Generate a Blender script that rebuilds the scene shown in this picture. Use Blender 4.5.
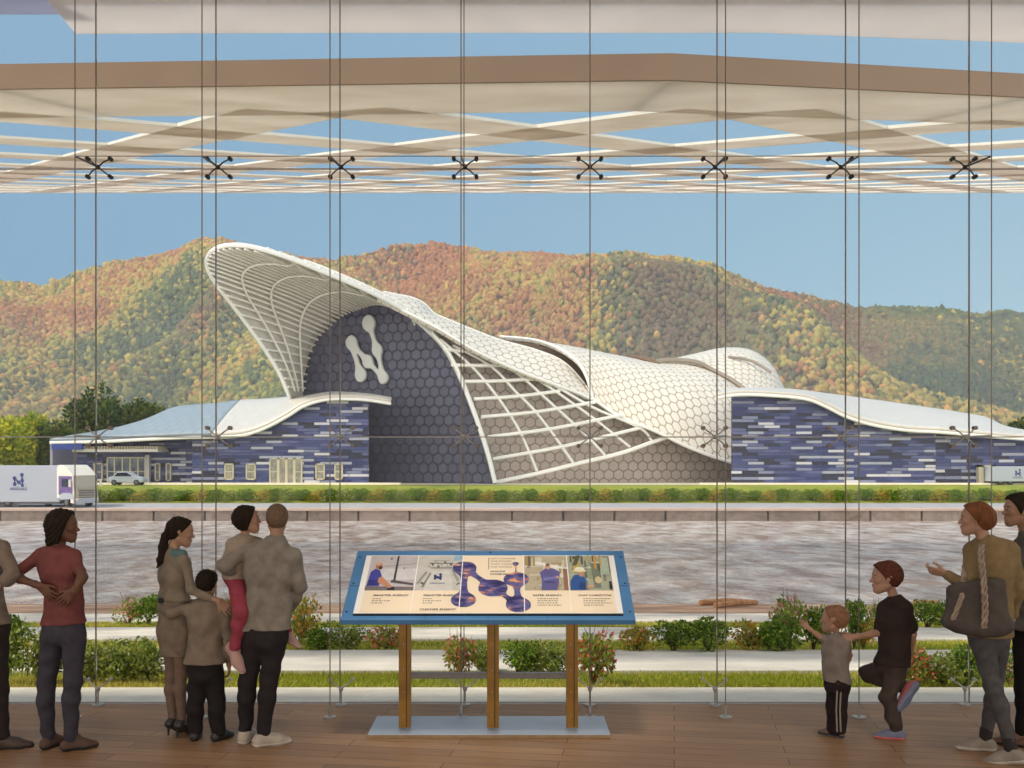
import bpy, bmesh, math, random
import numpy as np
from mathutils import Vector, Matrix
random.seed(7)
rng = np.random.default_rng(7)
PI = math.pi
for _o in list(bpy.data.objects):
    bpy.data.objects.remove(_o, do_unlink=True)
S = bpy.context.scene
COL = S.collection

# ------------------------------------------------------------------ camera, sky, sun, exposure
CX, HY, F, CZ = 512.0, 460.0, 1024.0, 2.13
cam_d = bpy.data.cameras.new('camera')
cam_d.sensor_width = 36.0
cam_d.lens = 36.0
cam_d.shift_y = (HY - 384.0) / 1024.0
cam_d.clip_end = 3000
cam = bpy.data.objects.new('camera', cam_d)
cam.location = (0, 0, CZ)
cam.rotation_euler = (PI / 2, 0, 0)
COL.objects.link(cam)
S.camera = cam

world = bpy.data.worlds.new('sky')
S.world = world
world.use_nodes = True
wn = world.node_tree
wn.nodes.clear()
w_out = wn.nodes.new('ShaderNodeOutputWorld')
w_bg = wn.nodes.new('ShaderNodeBackground')
w_tc = wn.nodes.new('ShaderNodeTexCoord')
w_sep = wn.nodes.new('ShaderNodeSeparateXYZ')
w_ramp = wn.nodes.new('ShaderNodeValToRGB')
w_side = wn.nodes.new('ShaderNodeMapRange')
w_mix = wn.nodes.new('ShaderNodeMixRGB')
wn.links.new(w_tc.outputs['Generated'], w_sep.inputs[0])
wn.links.new(w_sep.outputs['Z'], w_ramp.inputs[0])
cr = w_ramp.color_ramp
cr.elements[0].position = 0.0
cr.elements[0].color = (0.50, 0.70, 0.82, 1)
cr.elements[1].position = 0.9
cr.elements[1].color = (0.10, 0.26, 0.50, 1)
e = cr.elements.new(0.12); e.color = (0.42, 0.66, 0.82, 1)
e = cr.elements.new(0.33); e.color = (0.25, 0.48, 0.70, 1)
w_side.inputs['From Min'].default_value = -0.55
w_side.inputs['From Max'].default_value = 0.5
w_side.inputs['To Min'].default_value = 0.85
w_side.inputs['To Max'].default_value = 0.0
wn.links.new(w_sep.outputs['X'], w_side.inputs['Value'])
wn.links.new(w_side.outputs[0], w_mix.inputs['Fac'])
wn.links.new(w_ramp.outputs[0], w_mix.inputs['Color1'])
w_mix.inputs['Color2'].default_value = (0.135, 0.35, 0.62, 1)
# added glow: sky behind the viewer brightened to light visitors, floor and canopy
w_back = wn.nodes.new('ShaderNodeMapRange')
w_back.inputs['From Min'].default_value = 0.05
w_back.inputs['From Max'].default_value = -0.75
w_back.interpolation_type = 'SMOOTHSTEP'
wn.links.new(w_sep.outputs['Y'], w_back.inputs['Value'])
w_mix2 = wn.nodes.new('ShaderNodeMixRGB')
w_mix2.inputs['Color2'].default_value = (2.0, 1.88, 1.72, 1)
wn.links.new(w_back.outputs[0], w_mix2.inputs['Fac'])
wn.links.new(w_mix.outputs[0], w_mix2.inputs['Color1'])
wn.links.new(w_mix2.outputs[0], w_bg.inputs['Color'])
w_bg.inputs['Strength'].default_value = 1.0
wn.links.new(w_bg.outputs[0], w_out.inputs[0])

sun_d = bpy.data.lights.new('sun', 'SUN')
sun_d.energy = 3.1
sun_d.angle = 0.14
sun_d.color = (1.0, 0.90, 0.74)
sun = bpy.data.objects.new('sun', sun_d)
_el, _az = math.radians(49), math.radians(80)      # from the left, behind the viewer
_dir = Vector((math.sin(_az) * math.cos(_el), math.cos(_az) * math.cos(_el), -math.sin(_el)))
sun.rotation_euler = _dir.to_track_quat('-Z', 'Y').to_euler()
sun.location = (-30, -30, 60)
COL.objects.link(sun)

S.view_settings.view_transform = 'Standard'
S.view_settings.look = 'None'
S.view_settings.exposure = 0.0
S.view_settings.gamma = 1.0
S.view_settings.use_curve_mapping = False

# ------------------------------------------------------------------ helpers
def P(px, py, d):
    return Vector(((px - CX) / F * d, d, CZ - (py - HY) / F * d))
def V(*a):
    return Vector(a)
def lin(c):
    return c / 12.92 if c <= 0.04045 else ((c + 0.055) / 1.055) ** 2.4
def C(r, g, b):
    return (lin(r / 255), lin(g / 255), lin(b / 255), 1.0)
def lerp(a, b, t):
    return a + (b - a) * t

MATS = {}
def mat(name, color, rough=0.6, metal=0.0, noise=0.0, nscale=20.0, bump=0.0, bscale=60.0, spec=0.5, color2=None, stretch=None):
    """principled material with a procedural noise over its colour and an optional bump"""
    if name in MATS: return MATS[name]
    m = bpy.data.materials.new(name)
    m.use_nodes = True
    nt = m.node_tree
    b = nt.nodes['Principled BSDF']
    b.inputs['Roughness'].default_value = rough
    b.inputs['Metallic'].default_value = metal
    b.inputs['Specular IOR Level'].default_value = spec
    tc = nt.nodes.new('ShaderNodeTexCoord')
    vec = tc.outputs['Object']
    if stretch:
        mp = nt.nodes.new('ShaderNodeMapping'); mp.inputs['Scale'].default_value = stretch
        nt.links.new(vec, mp.inputs[0]); vec = mp.outputs[0]
    n = nt.nodes.new('ShaderNodeTexNoise')
    n.inputs['Scale'].default_value = nscale
    n.inputs['Detail'].default_value = 4
    nt.links.new(vec, n.inputs['Vector'])
    mx = nt.nodes.new('ShaderNodeMixRGB')
    c2 = color2 if color2 else tuple(max(0, x * (1 - noise)) for x in color[:3]) + (1,)
    c1 = color if color2 else tuple(min(1, x * (1 + noise * 0.6)) for x in color[:3]) + (1,)
    mx.inputs['Color1'].default_value = c1
    mx.inputs['Color2'].default_value = c2
    rp = nt.nodes.new('ShaderNodeMapRange')
    rp.inputs['From Min'].default_value = 0.35
    rp.inputs['From Max'].default_value = 0.65
    nt.links.new(n.outputs['Fac'], rp.inputs['Value'])
    nt.links.new(rp.outputs[0], mx.inputs['Fac'])
    nt.links.new(mx.outputs[0], b.inputs['Base Color'])
    if bump > 0:
        n2 = nt.nodes.new('ShaderNodeTexNoise'); n2.inputs['Scale'].default_value = bscale
        n2.inputs['Detail'].default_value = 3
        nt.links.new(vec, n2.inputs['Vector'])
        bp = nt.nodes.new('ShaderNodeBump'); bp.inputs['Strength'].default_value = bump
        bp.inputs['Distance'].default_value = 0.02
        nt.links.new(n2.outputs['Fac'], bp.inputs['Height'])
        nt.links.new(bp.outputs[0], b.inputs['Normal'])
    MATS[name] = m
    return m

def emboss_hex(name, ca, cb, cell, lo=0.42, hi=0.47, rough=0.5, strength=0.6, var=0.15):
    """hexagon plates over UV metres: ca plates, cb joints"""
    m = bpy.data.materials.new(name); m.use_nodes = True
    nt = m.node_tree; N = nt.nodes; L = nt.links
    b = N['Principled BSDF']; b.inputs['Roughness'].default_value = rough
    uv = N.new('ShaderNodeUVMap'); uv.uv_map = 'uv'
    def vm(op, a, c=None, d=None):
        n = N.new('ShaderNodeVectorMath'); n.operation = op
        for i, x in enumerate((a, c, d)):
            if x is None: continue
            if hasattr(x, 'is_linked'): L.new(x, n.inputs[i])
            else: n.inputs[i].default_value = x
        return n
    def mm(op, a, c=None):
        n = N.new('ShaderNodeMath'); n.operation = op
        for i, x in enumerate((a, c)):
            if x is None: continue
            if hasattr(x, 'is_linked'): L.new(x, n.inputs[i])
            else: n.inputs[i].default_value = x
        return n.outputs[0]
    r3 = math.sqrt(3)
    sc = vm('MULTIPLY', uv.outputs[0], (1 / cell, 1 / cell, 0)).outputs[0]
    a = vm('WRAP', sc, (0.5, r3 / 2, 0.5), (-0.5, -r3 / 2, -0.5)).outputs[0]
    sh = vm('SUBTRACT', sc, (0.5, r3 / 2, 0)).outputs[0]
    bb = vm('WRAP', sh, (0.5, r3 / 2, 0.5), (-0.5, -r3 / 2, -0.5)).outputs[0]
    la = vm('LENGTH', a).outputs['Value']; lb = vm('LENGTH', bb).outputs['Value']
    lt = mm('LESS_THAN', la, lb)
    mx = N.new('ShaderNodeMix'); mx.data_type = 'VECTOR'
    L.new(lt, mx.inputs[0]); L.new(bb, mx.inputs[4]); L.new(a, mx.inputs[5])
    gv = mx.outputs[1]
    ab = vm('ABSOLUTE', gv).outputs[0]
    dt = vm('DOT_PRODUCT', ab, (0.5, r3 / 2, 0)).outputs['Value']
    sx = N.new('ShaderNodeSeparateXYZ'); L.new(ab, sx.inputs[0])
    hd = mm('MAXIMUM', dt, sx.outputs[0])
    mr = N.new('ShaderNodeMapRange')
    mr.inputs['From Min'].default_value = lo; mr.inputs['From Max'].default_value = hi
    L.new(hd, mr.inputs['Value'])
    idv = vm('SUBTRACT', sc, gv).outputs[0]
    snap = vm('SNAP', vm('ADD', idv, (0.25, 0.4, 0)).outputs[0], (0.5, r3 / 2, 1)).outputs[0]
    wnn = N.new('ShaderNodeTexWhiteNoise'); L.new(snap, wnn.inputs['Vector'])
    hv = N.new('ShaderNodeMixRGB')
    hv.inputs['Color1'].default_value = tuple(x * (1 - var) for x in ca[:3]) + (1,)
    hv.inputs['Color2'].default_value = tuple(min(1, x * (1 + var)) for x in ca[:3]) + (1,)
    L.new(wnn.outputs['Value'], hv.inputs['Fac'])
    cm = N.new('ShaderNodeMixRGB'); L.new(mr.outputs[0], cm.inputs['Fac'])
    L.new(hv.outputs[0], cm.inputs['Color1']); cm.inputs['Color2'].default_value = cb
    L.new(cm.outputs[0], b.inputs['Base Color'])
    inv = mm('SUBTRACT', 1.0, mr.outputs[0])
    # slightly tilted plates: the wall catches the light plate by plate
    sx2 = N.new('ShaderNodeSeparateXYZ'); L.new(gv, sx2.inputs[0])
    tilt = mm('MULTIPLY', sx2.outputs[1], 0.7)
    hgt = mm('ADD', inv, tilt)
    bp = N.new('ShaderNodeBump'); bp.inputs['Strength'].default_value = strength
    bp.inputs['Distance'].default_value = 0.12 * cell
    L.new(hgt, bp.inputs['Height']); L.new(bp.outputs[0], b.inputs['Normal'])
    return m

def add_translucent(m, fac):
    """let a share of the light through the material (membranes, leaves)"""
    nt = m.node_tree; b = nt.nodes['Principled BSDF']; out = [n for n in nt.nodes if n.type == 'OUTPUT_MATERIAL'][0]
    t = nt.nodes.new('ShaderNodeBsdfTranslucent'); mx = nt.nodes.new('ShaderNodeMixShader'); mx.inputs[0].default_value = fac
    if b.inputs['Base Color'].is_linked: nt.links.new(b.inputs['Base Color'].links[0].from_socket, t.inputs['Color'])
    else: t.inputs['Color'].default_value = b.inputs['Base Color'].default_value
    nt.links.new(b.outputs[0], mx.inputs[1]); nt.links.new(t.outputs[0], mx.inputs[2]); nt.links.new(mx.outputs[0], out.inputs[0])
    return m
def attr_mat(name, rough=0.7, trans=0.0):
    """material whose colour is stored per leaf / per crown"""
    if name in MATS: return MATS[name]
    m = bpy.data.materials.new(name); m.use_nodes = True
    nt = m.node_tree; b = nt.nodes['Principled BSDF']
    at = nt.nodes.new('ShaderNodeAttribute'); at.attribute_name = 'col'
    n = nt.nodes.new('ShaderNodeTexNoise'); n.inputs['Scale'].default_value = 3.0
    mx = nt.nodes.new('ShaderNodeMixRGB'); mx.blend_type = 'MULTIPLY'; mx.inputs['Fac'].default_value = 0.35
    nt.links.new(at.outputs['Color'], mx.inputs['Color1']); nt.links.new(n.outputs['Color'], mx.inputs['Color2'])
    nt.links.new(mx.outputs[0], b.inputs['Base Color'])
    b.inputs['Roughness'].default_value = rough
    b.inputs['Specular IOR Level'].default_value = 0.2
    if trans: add_translucent(m, trans)
    MATS[name] = m
    return m

def empty(name, loc, label=None, cat=None, group=None, rz=0.0):
    o = bpy.data.objects.new(name, None)
    o.empty_display_size = 0.2
    o.location = loc; o.rotation_euler = (0, 0, rz)
    COL.objects.link(o)
    tag(o, label, cat, group)
    return o
def tag(o, label=None, cat=None, group=None, kind=None):
    if label: o['label'] = label
    if cat: o['category'] = cat
    if group: o['group'] = group
    if kind: o['kind'] = kind
    return o
def root_loc(parent):
    l = Vector((0, 0, 0))
    while parent is not None:
        l += parent.location; parent = parent.parent
    return l
def np_mesh(name, verts, faces, m, parent=None, smooth=True, world=True, cols=None, uvs=None):
    """one mesh object from arrays; verts in world space are stored relative to the parent thing"""
    me = bpy.data.meshes.new(name)
    verts = np.asarray(verts, dtype=np.float64).reshape(-1, 3)
    if parent is not None and world:
        verts = verts - np.array(root_loc(parent))
    if isinstance(faces, np.ndarray):
        k = faces.shape[1]; nf = len(faces)
        me.vertices.add(len(verts)); me.vertices.foreach_set('co', verts.ravel())
        me.loops.add(nf * k); me.loops.foreach_set('vertex_index', faces.astype(np.int32).ravel())
        me.polygons.add(nf)
        me.polygons.foreach_set('loop_start', np.arange(0, nf * k, k, dtype=np.int32))
        me.polygons.foreach_set('loop_total', np.full(nf, k, dtype=np.int32))
        me.update(calc_edges=True)
        me.validate()
    else:
        me.from_pydata([tuple(v) for v in verts], [], faces)
    if smooth:
        me.polygons.foreach_set('use_smooth', np.ones(len(me.polygons), dtype=bool))
    if cols is not None:
        a = me.attributes.new('col', 'FLOAT_COLOR', 'POINT')
        c4 = np.ones((len(verts), 4), dtype=np.float32); c4[:, :3] = cols
        a.data.foreach_set('color', c4.ravel())
    if uvs is not None:
        ul = me.uv_layers.new(name='uv')
        li = np.empty(len(me.loops), dtype=np.int32); me.loops.foreach_get('vertex_index', li)
        ul.data.foreach_set('uv', np.asarray(uvs, dtype=np.float32)[li].ravel())
    ms = m if isinstance(m, (list, tuple)) else [m]
    for x in ms: me.materials.append(x)
    o = bpy.data.objects.new(name, me)
    COL.objects.link(o)
    if parent is not None: o.parent = parent
    return o

class MB:
    """collects boxes, prisms, tubes for ONE mesh object"""
    def __init__(s): s.v = []; s.f = []; s.mi = []
    def add(s, vs, fs, mi=0):
        n = len(s.v); s.v += [tuple(x) for x in vs]; s.f += [tuple(i + n for i in f) for f in fs]; s.mi += [mi] * len(fs)
    def box(s, c, size, X=None, Y=None, Z=None, mi=0):
        X = X or V(1, 0, 0); Y = Y or V(0, 1, 0); Z = Z or V(0, 0, 1)
        c = Vector(c); a, b, d = size[0] / 2, size[1] / 2, size[2] / 2
        vs = [c + X * (i * a) + Y * (j * b) + Z * (k * d) for i in (-1, 1) for j in (-1, 1) for k in (-1, 1)]
        s.add(vs, [(0, 1, 3, 2), (4, 6, 7, 5), (0, 4, 5, 1), (2, 3, 7, 6), (0, 2, 6, 4), (1, 5, 7, 3)], mi)
    def box2(s, lo, hi, mi=0):
        lo = Vector(lo); hi = Vector(hi)
        s.box((lo + hi) / 2, hi - lo, mi=mi)
    def prism(s, pts, ext, mi=0):
        """polygon pts (3D) extruded by vector ext"""
        n = len(pts); ext = Vector(ext)
        vs = [Vector(p) for p in pts] + [Vector(p) + ext for p in pts]
        fs = [tuple(range(n))[::-1], tuple(range(n, 2 * n))] + [(i, (i + 1) % n, n + (i + 1) % n, n + i) for i in range(n)]
        s.add(vs, fs, mi)
    def tube(s, pts, r, n=8, mi=0, flat=None):
        pts = [Vector(p) for p in pts]
        rs = r if isinstance(r, (list, tuple)) else [r] * len(pts)
        vs = []; fs = []
        up = None
        for i, p in enumerate(pts):
            t = (pts[min(i + 1, len(pts) - 1)] - pts[max(i - 1, 0)]).normalized()
            if up is None:
                up = V(0, 0, 1) if abs(t.z) < 0.9 else V(1, 0, 0)
            a = t.cross(up).normalized(); b = a.cross(t).normalized(); up = b
            for k in range(n):
                an = 2 * PI * (k + 0.5) / n
                vs.append(p + a * (math.cos(an) * rs[i]) + b * (math.sin(an) * rs[i] * (flat or 1)))
        for i in range(len(pts) - 1):
            for k in range(n):
                fs.append((i * n + k, i * n + (k + 1) % n, (i + 1) * n + (k + 1) % n, (i + 1) * n + k))
        fs.append(tuple(range(n))[::-1]); fs.append(tuple(range((len(pts) - 1) * n, len(pts) * n)))
        s.add(vs, fs, mi)
    def cyl(s, a, b, r, n=16, mi=0, r2=None):
        s.tube([a, b], [r, r2 if r2 is not None else r], n, mi)
    def ball(s, c, r, n=10, mi=0, sz=1.0):
        c = Vector(c); vs = []; fs = []
        m = n // 2 + 1
        for i in range(m + 1):
            th = PI * i / m
            for k in range(n):
                ph = 2 * PI * k / n
                vs.append(c + V(math.sin(th) * math.cos(ph) * r, math.sin(th) * math.sin(ph) * r, math.cos(th) * r * sz))
        for i in range(m):
            for k in range(n):
                fs.append((i * n + k, (i + 1) * n + k, (i + 1) * n + (k + 1) % n, i * n + (k + 1) % n))
        s.add(vs, fs, mi)
    def build(s, name, m, parent=None, smooth=False, bevel=0.0, fix=True):
        o = np_mesh(name, np.array([list(v) for v in s.v]), s.f, m, parent, smooth=False)
        o.data.polygons.foreach_set('material_index', np.array(s.mi, dtype=np.int32))
        if fix:
            bm = bmesh.new(); bm.from_mesh(o.data)
            bmesh.ops.recalc_face_normals(bm, faces=bm.faces)
            bm.to_mesh(o.data); bm.free()
        if smooth:
            o.data.polygons.foreach_set('use_smooth', np.ones(len(o.data.polygons), dtype=bool))
            o.data.set_sharp_from_angle(angle=math.radians(40))
        if bevel:
            b = o.modifiers.new('bevel', 'BEVEL'); b.width = bevel; b.segments = 2; b.limit_method = 'ANGLE'
        return o

def text(body, size, M4, m, parent, name='lettering', depth=0.0, align='CENTER', bold=0.0):
    cu = bpy.data.curves.new('t', 'FONT'); cu.body = body; cu.size = size
    cu.align_x = align; cu.align_y = 'CENTER'; cu.extrude = depth; cu.offset = bold; cu.resolution_u = 2
    to = bpy.data.objects.new('t', cu); COL.objects.link(to)
    bpy.context.view_layer.update()
    me = bpy.data.meshes.new_from_object(to.evaluated_get(bpy.context.evaluated_depsgraph_get()))
    bpy.data.objects.remove(to, do_unlink=True)
    me.transform(Matrix.Translation(-root_loc(parent)) @ M4)
    me.materials.clear(); me.materials.append(m)
    o = bpy.data.objects.new(name, me); COL.objects.link(o); o.parent = parent
    return o

def cr_resample(pts, n):
    """Catmull-Rom through pts, n samples even in parameter-by-length"""
    pts = [Vector(p) for p in pts]
    Q = [pts[0] * 2 - pts[1]] + pts + [pts[-1] * 2 - pts[-2]]
    out = []
    seg = len(pts) - 1
    dense = []
    for i in range(seg):
        p0, p1, p2, p3 = Q[i:i + 4]
        for k in range(12):
            t = k / 12
            dense.append(0.5 * ((2 * p1) + (p2 - p0) * t + (2 * p0 - 5 * p1 + 4 * p2 - p3) * t * t + (3 * p1 - p0 - 3 * p2 + p3) * t ** 3))
    dense.append(pts[-1])
    L = [0.0]
    for a, b in zip(dense, dense[1:]): L.append(L[-1] + (b - a).length)
    j = 0
    for i in range(n):
        s = L[-1] * i / (n - 1)
        while j < len(dense) - 2 and L[j + 1] < s: j += 1
        t = (s - L[j]) / max(1e-9, L[j + 1] - L[j])
        out.append(dense[j].lerp(dense[j + 1], min(1, max(0, t))))
    return out
def cr_param(pts, n):
    """Catmull-Rom through pts, n samples even in control parameter"""
    pts = [Vector(p) for p in pts]
    Q = [pts[0] * 2 - pts[1]] + pts + [pts[-1] * 2 - pts[-2]]
    out = []
    for i in range(n):
        s = (len(pts) - 1) * i / (n - 1)
        j = min(int(s), len(pts) - 2); t = s - j
        p0, p1, p2, p3 = Q[j:j + 4]
        out.append(0.5 * ((2 * p1) + (p2 - p0) * t + (2 * p0 - 5 * p1 + 4 * p2 - p3) * t * t + (3 * p1 - p0 - 3 * p2 + p3) * t ** 3))
    return out
def grid_of(rows, nu, nv, even=False):
    """rows of control points -> nu x nv point grid (u along each row, v across rows)"""
    rr = [(cr_resample if even else cr_param)(r, nu) for r in rows]
    cols = [cr_param([r[i] for r in rr], nv) if len(rows) > 2 else [rr[0][i].lerp(rr[1][i], k / (nv - 1)) for k in range(nv)] for i in range(nu)]
    return [[cols[i][k] for i in range(nu)] for k in range(nv)]
def sheet(name, G, m, parent, thick=0.3, flip=False, uvscale=(1, 1), offset=0.0, mats=None):
    """a curved sheet with real thickness from a point grid"""
    nv, nu = len(G), len(G[0])
    vs = [p for r in G for p in r]
    us = np.zeros((nv, nu, 2))
    arr = np.array([[list(p) for p in r] for r in G])
    du = np.linalg.norm(np.diff(arr, axis=1), axis=2).mean(axis=0); dv = np.linalg.norm(np.diff(arr, axis=0), axis=2).mean(axis=1)
    us[:, :, 0] = np.concatenate([[0], np.cumsum(du)])[None, :] * uvscale[0]
    us[:, :, 1] = np.concatenate([[0], np.cumsum(dv)])[:, None] * uvscale[1]
    fs = []
    for k in range(nv - 1):
        for i in range(nu - 1):
            q = (k * nu + i, k * nu + i + 1, (k + 1) * nu + i + 1, (k + 1) * nu + i)
            fs.append(q[::-1] if flip else q)
    o = np_mesh(name, [list(p) for p in vs], np.array(fs), mats or m, parent, uvs=us.reshape(-1, 2))
    md = o.modifiers.new('solidify', 'SOLIDIFY'); md.thickness = thick; md.offset = offset
    md.use_quality_normals = True
    if mats: md.material_offset = 1; md.material_offset_rim = 0
    return o
def flat_poly(name, pts, m, parent, X, Z, ext=None, origin=None):
    """planar polygon (optionally extruded) with uv in metres along X and Z"""
    pts = [Vector(p) for p in pts]; o0 = Vector(origin) if origin is not None else pts[0]
    mb = MB()
    if ext is None: mb.add(pts, [tuple(range(len(pts)))])
    else: mb.prism(pts, ext)
    o = mb.build(name, m, parent)
    me = o.data; ul = me.uv_layers.new(name='uv'); rl = root_loc(parent)
    for lp in me.loops:
        p = me.vertices[lp.vertex_index].co + rl - o0
        ul.data[lp.index].uv = (p.dot(X), p.dot(Z))
    return o
# ------------------------------------------------------------------ materials of the place
M_white = mat('white paint and lit edges', C(232, 228, 218), 0.45, noise=0.06, nscale=2)
M_steel = mat('brushed steel', C(150, 148, 145), 0.3, metal=0.9, noise=0.1)
M_darksteel = mat('dark cable steel', C(128, 116, 104), 0.4, metal=0.5, noise=0.1)
M_black = mat('black rubber', C(30, 29, 28), 0.6, noise=0.1)
M_soffit = mat('pinkish plaster', C(242, 228, 222), 0.8, noise=0.05, nscale=1.5)
M_soffit2 = mat('lavender plaster', C(190, 190, 214), 0.8, noise=0.05, nscale=1.5)
M_concrete = mat('pale concrete', C(225, 218, 208), 0.85, noise=0.16, nscale=1.2, bump=0.2, bscale=25)
M_kerb = mat('grey kerb concrete', C(252, 238, 218), 0.85, noise=0.1, nscale=2.5, bump=0.2, bscale=25)
M_grassbase = mat('grass soil', C(150, 154, 58), 0.95, noise=0.3, nscale=2.0, color2=C(188, 178, 88), bump=0.5, bscale=40)
M_sand = mat('bank sand', C(190, 160, 138), 0.95, noise=0.3, nscale=0.5, bump=0.5, bscale=3, color2=C(150, 112, 86))
M_lawn = mat('far lawn', C(142, 148, 48), 0.95, noise=0.25, nscale=0.25, color2=C(116, 128, 40), bump=0.5, bscale=6)
M_road = mat('road asphalt', C(168, 166, 172), 0.9, noise=0.08, nscale=0.6)
M_coping = mat('pinkish coping', C(200, 178, 165), 0.9, noise=0.12, nscale=0.4)
M_bronze = mat('bronze fascia', C(140, 117, 97), 0.55, noise=0.06, nscale=1)
M_canopy = mat('sandstone canopy', C(244, 237, 230), 0.75, noise=0.14, nscale=0.7, bump=0.25, bscale=4, color2=C(230, 221, 211))
M_eave = add_translucent(mat('pinkish eave membrane', C(246, 240, 238), 0.8, noise=0.04, nscale=1.5), .6)
M_eave2 = add_translucent(mat('lavender eave membrane', C(206, 208, 226), 0.8, noise=0.04, nscale=1.5), .6)
add_translucent(M_canopy, .45)

def wood_floor():
    m = bpy.data.materials.new('brown floor planks'); m.use_nodes = True
    nt = m.node_tree; N = nt.nodes; L = nt.links; b = N['Principled BSDF']
    tc = N.new('ShaderNodeTexCoord'); mp = N.new('ShaderNodeMapping')
    mp.inputs['Rotation'].default_value = (0, 0, math.radians(9))
    L.new(tc.outputs['Object'], mp.inputs[0])
    br = N.new('ShaderNodeTexBrick')
    br.inputs['Scale'].default_value = 1.0; br.inputs['Brick Width'].default_value = 1.6
    br.inputs['Row Height'].default_value = 0.16; br.inputs['Mortar Size'].default_value = 0.003
    br.inputs['Color1'].default_value = C(150, 116, 84); br.inputs['Color2'].default_value = C(168, 132, 96)
    br.inputs['Mortar'].default_value = C(70, 46, 34)
    L.new(mp.outputs[0], br.inputs['Vector'])
    mp2 = N.new('ShaderNodeMapping'); mp2.inputs['Scale'].default_value = (1.2, 14, 1); L.new(mp.outputs[0], mp2.inputs[0])
    n = N.new('ShaderNodeTexNoise'); n.inputs['Scale'].default_value = 2.2; n.inputs['Detail'].default_value = 6
    L.new(mp2.outputs[0], n.inputs['Vector'])
    mx = N.new('ShaderNodeMixRGB'); mx.blend_type = 'OVERLAY'; mx.inputs['Fac'].default_value = 0.35
    L.new(br.outputs['Color'], mx.inputs['Color1']); L.new(n.outputs['Fac'], mx.inputs['Color2'])
    L.new(mx.outputs[0], b.inputs['Base Color'])
    b.inputs['Roughness'].default_value = 0.5
    b.inputs['Specular IOR Level'].default_value = 0.3
    return m
def water_mat():
    m = bpy.data.materials.new('river water'); m.use_nodes = True
    nt = m.node_tree; N = nt.nodes; L = nt.links; b = N['Principled BSDF']
    tc = N.new('ShaderNodeTexCoord'); mp = N.new('ShaderNodeMapping')
    mp.inputs['Scale'].default_value = (0.55, 0.34, 1); mp.inputs['Rotation'].default_value = (0, 0, 0.5)
    L.new(tc.outputs['Object'], mp.inputs[0])
    n = N.new('ShaderNodeTexNoise'); n.inputs['Scale'].default_value = 1.5; n.inputs['Detail'].default_value = 7
    n.inputs['Roughness'].default_value = 0.62
    L.new(mp.outputs[0], n.inputs['Vector'])
    n2 = N.new('ShaderNodeTexNoise'); n2.inputs['Scale'].default_value = 0.9; n2.inputs['Detail'].default_value = 8; n2.inputs['Roughness'].default_value = 0.68
    L.new(mp.outputs[0], n2.inputs['Vector'])
    r = N.new('ShaderNodeValToRGB')
    r.color_ramp.elements[0].position = 0.38; r.color_ramp.elements[0].color = C(160, 134, 120)
    r.color_ramp.elements[1].position = 0.64; r.color_ramp.elements[1].color = C(226, 218, 214)
    L.new(n2.outputs['Fac'], r.inputs[0]); L.new(r.outputs[0], b.inputs['Base Color'])
    b.inputs['Roughness'].default_value = 0.22
    b.inputs['Specular IOR Level'].default_value = 0.5
    bp = N.new('ShaderNodeBump'); bp.inputs['Strength'].default_value = 1.0; bp.inputs['Distance'].default_value = 0.7
    L.new(n.outputs['Fac'], bp.inputs['Height']); L.new(bp.outputs[0], b.inputs['Normal'])
    return m
def stone_mat(name, c1, c2, mort, w, h, msize=0.02):
    m = bpy.data.materials.new(name); m.use_nodes = True
    nt = m.node_tree; N = nt.nodes; L = nt.links; b = N['Principled BSDF']
    tc = N.new('ShaderNodeTexCoord'); mp = N.new('ShaderNodeMapping'); mp.inputs['Rotation'].default_value = (PI / 2, 0, 0)
    L.new(tc.outputs['Object'], mp.inputs[0])
    br = N.new('ShaderNodeTexBrick'); br.inputs['Scale'].default_value = 1
    br.inputs['Brick Width'].default_value = w; br.inputs['Row Height'].default_value = h
    br.inputs['Mortar Size'].default_value = msize; br.offset = 0.0
    br.inputs['Color1'].default_value = c1; br.inputs['Color2'].default_value = c2; br.inputs['Mortar'].default_value = mort
    L.new(mp.outputs[0], br.inputs['Vector'])
    n = N.new('ShaderNodeTexNoise'); n.inputs['Scale'].default_value = 1.4; n.inputs['Detail'].default_value = 6
    L.new(tc.outputs['Object'], n.inputs['Vector'])
    mx = N.new('ShaderNodeMixRGB'); mx.blend_type = 'OVERLAY'; mx.inputs['Fac'].default_value = 0.6
    L.new(br.outputs['Color'], mx.inputs['Color1']); L.new(n.outputs['Fac'], mx.inputs['Color2'])
    L.new(mx.outputs[0], b.inputs['Base Color']); b.inputs['Roughness'].default_value = 0.9
    return m
def glass_mat():
    m = bpy.data.materials.new('clear pane glass'); m.use_nodes = True
    nt = m.node_tree; N = nt.nodes; L = nt.links; N.clear()
    o = N.new('ShaderNodeOutputMaterial'); t = N.new('ShaderNodeBsdfTransparent'); g = N.new('ShaderNodeBsdfGlossy')
    t.inputs['Color'].default_value = (0.97, 0.98, 0.975, 1)
    g.inputs['Roughness'].default_value = 0.0
    fr = N.new('ShaderNodeFresnel'); fr.inputs['IOR'].default_value = 1.3
    n = N.new('ShaderNodeTexNoise'); n.inputs['Scale'].default_value = 0.4
    mu = N.new('ShaderNodeMath'); mu.operation = 'MULTIPLY'
    L.new(fr.outputs[0], mu.inputs[0]); L.new(n.outputs['Fac'], mu.inputs[1])
    mx = N.new('ShaderNodeMixShader'); L.new(mu.outputs[0], mx.inputs[0]); L.new(t.outputs[0], mx.inputs[1]); L.new(g.outputs[0], mx.inputs[2])
    L.new(mx.outputs[0], o.inputs[0])
    return m
M_glass = glass_mat()

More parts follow.
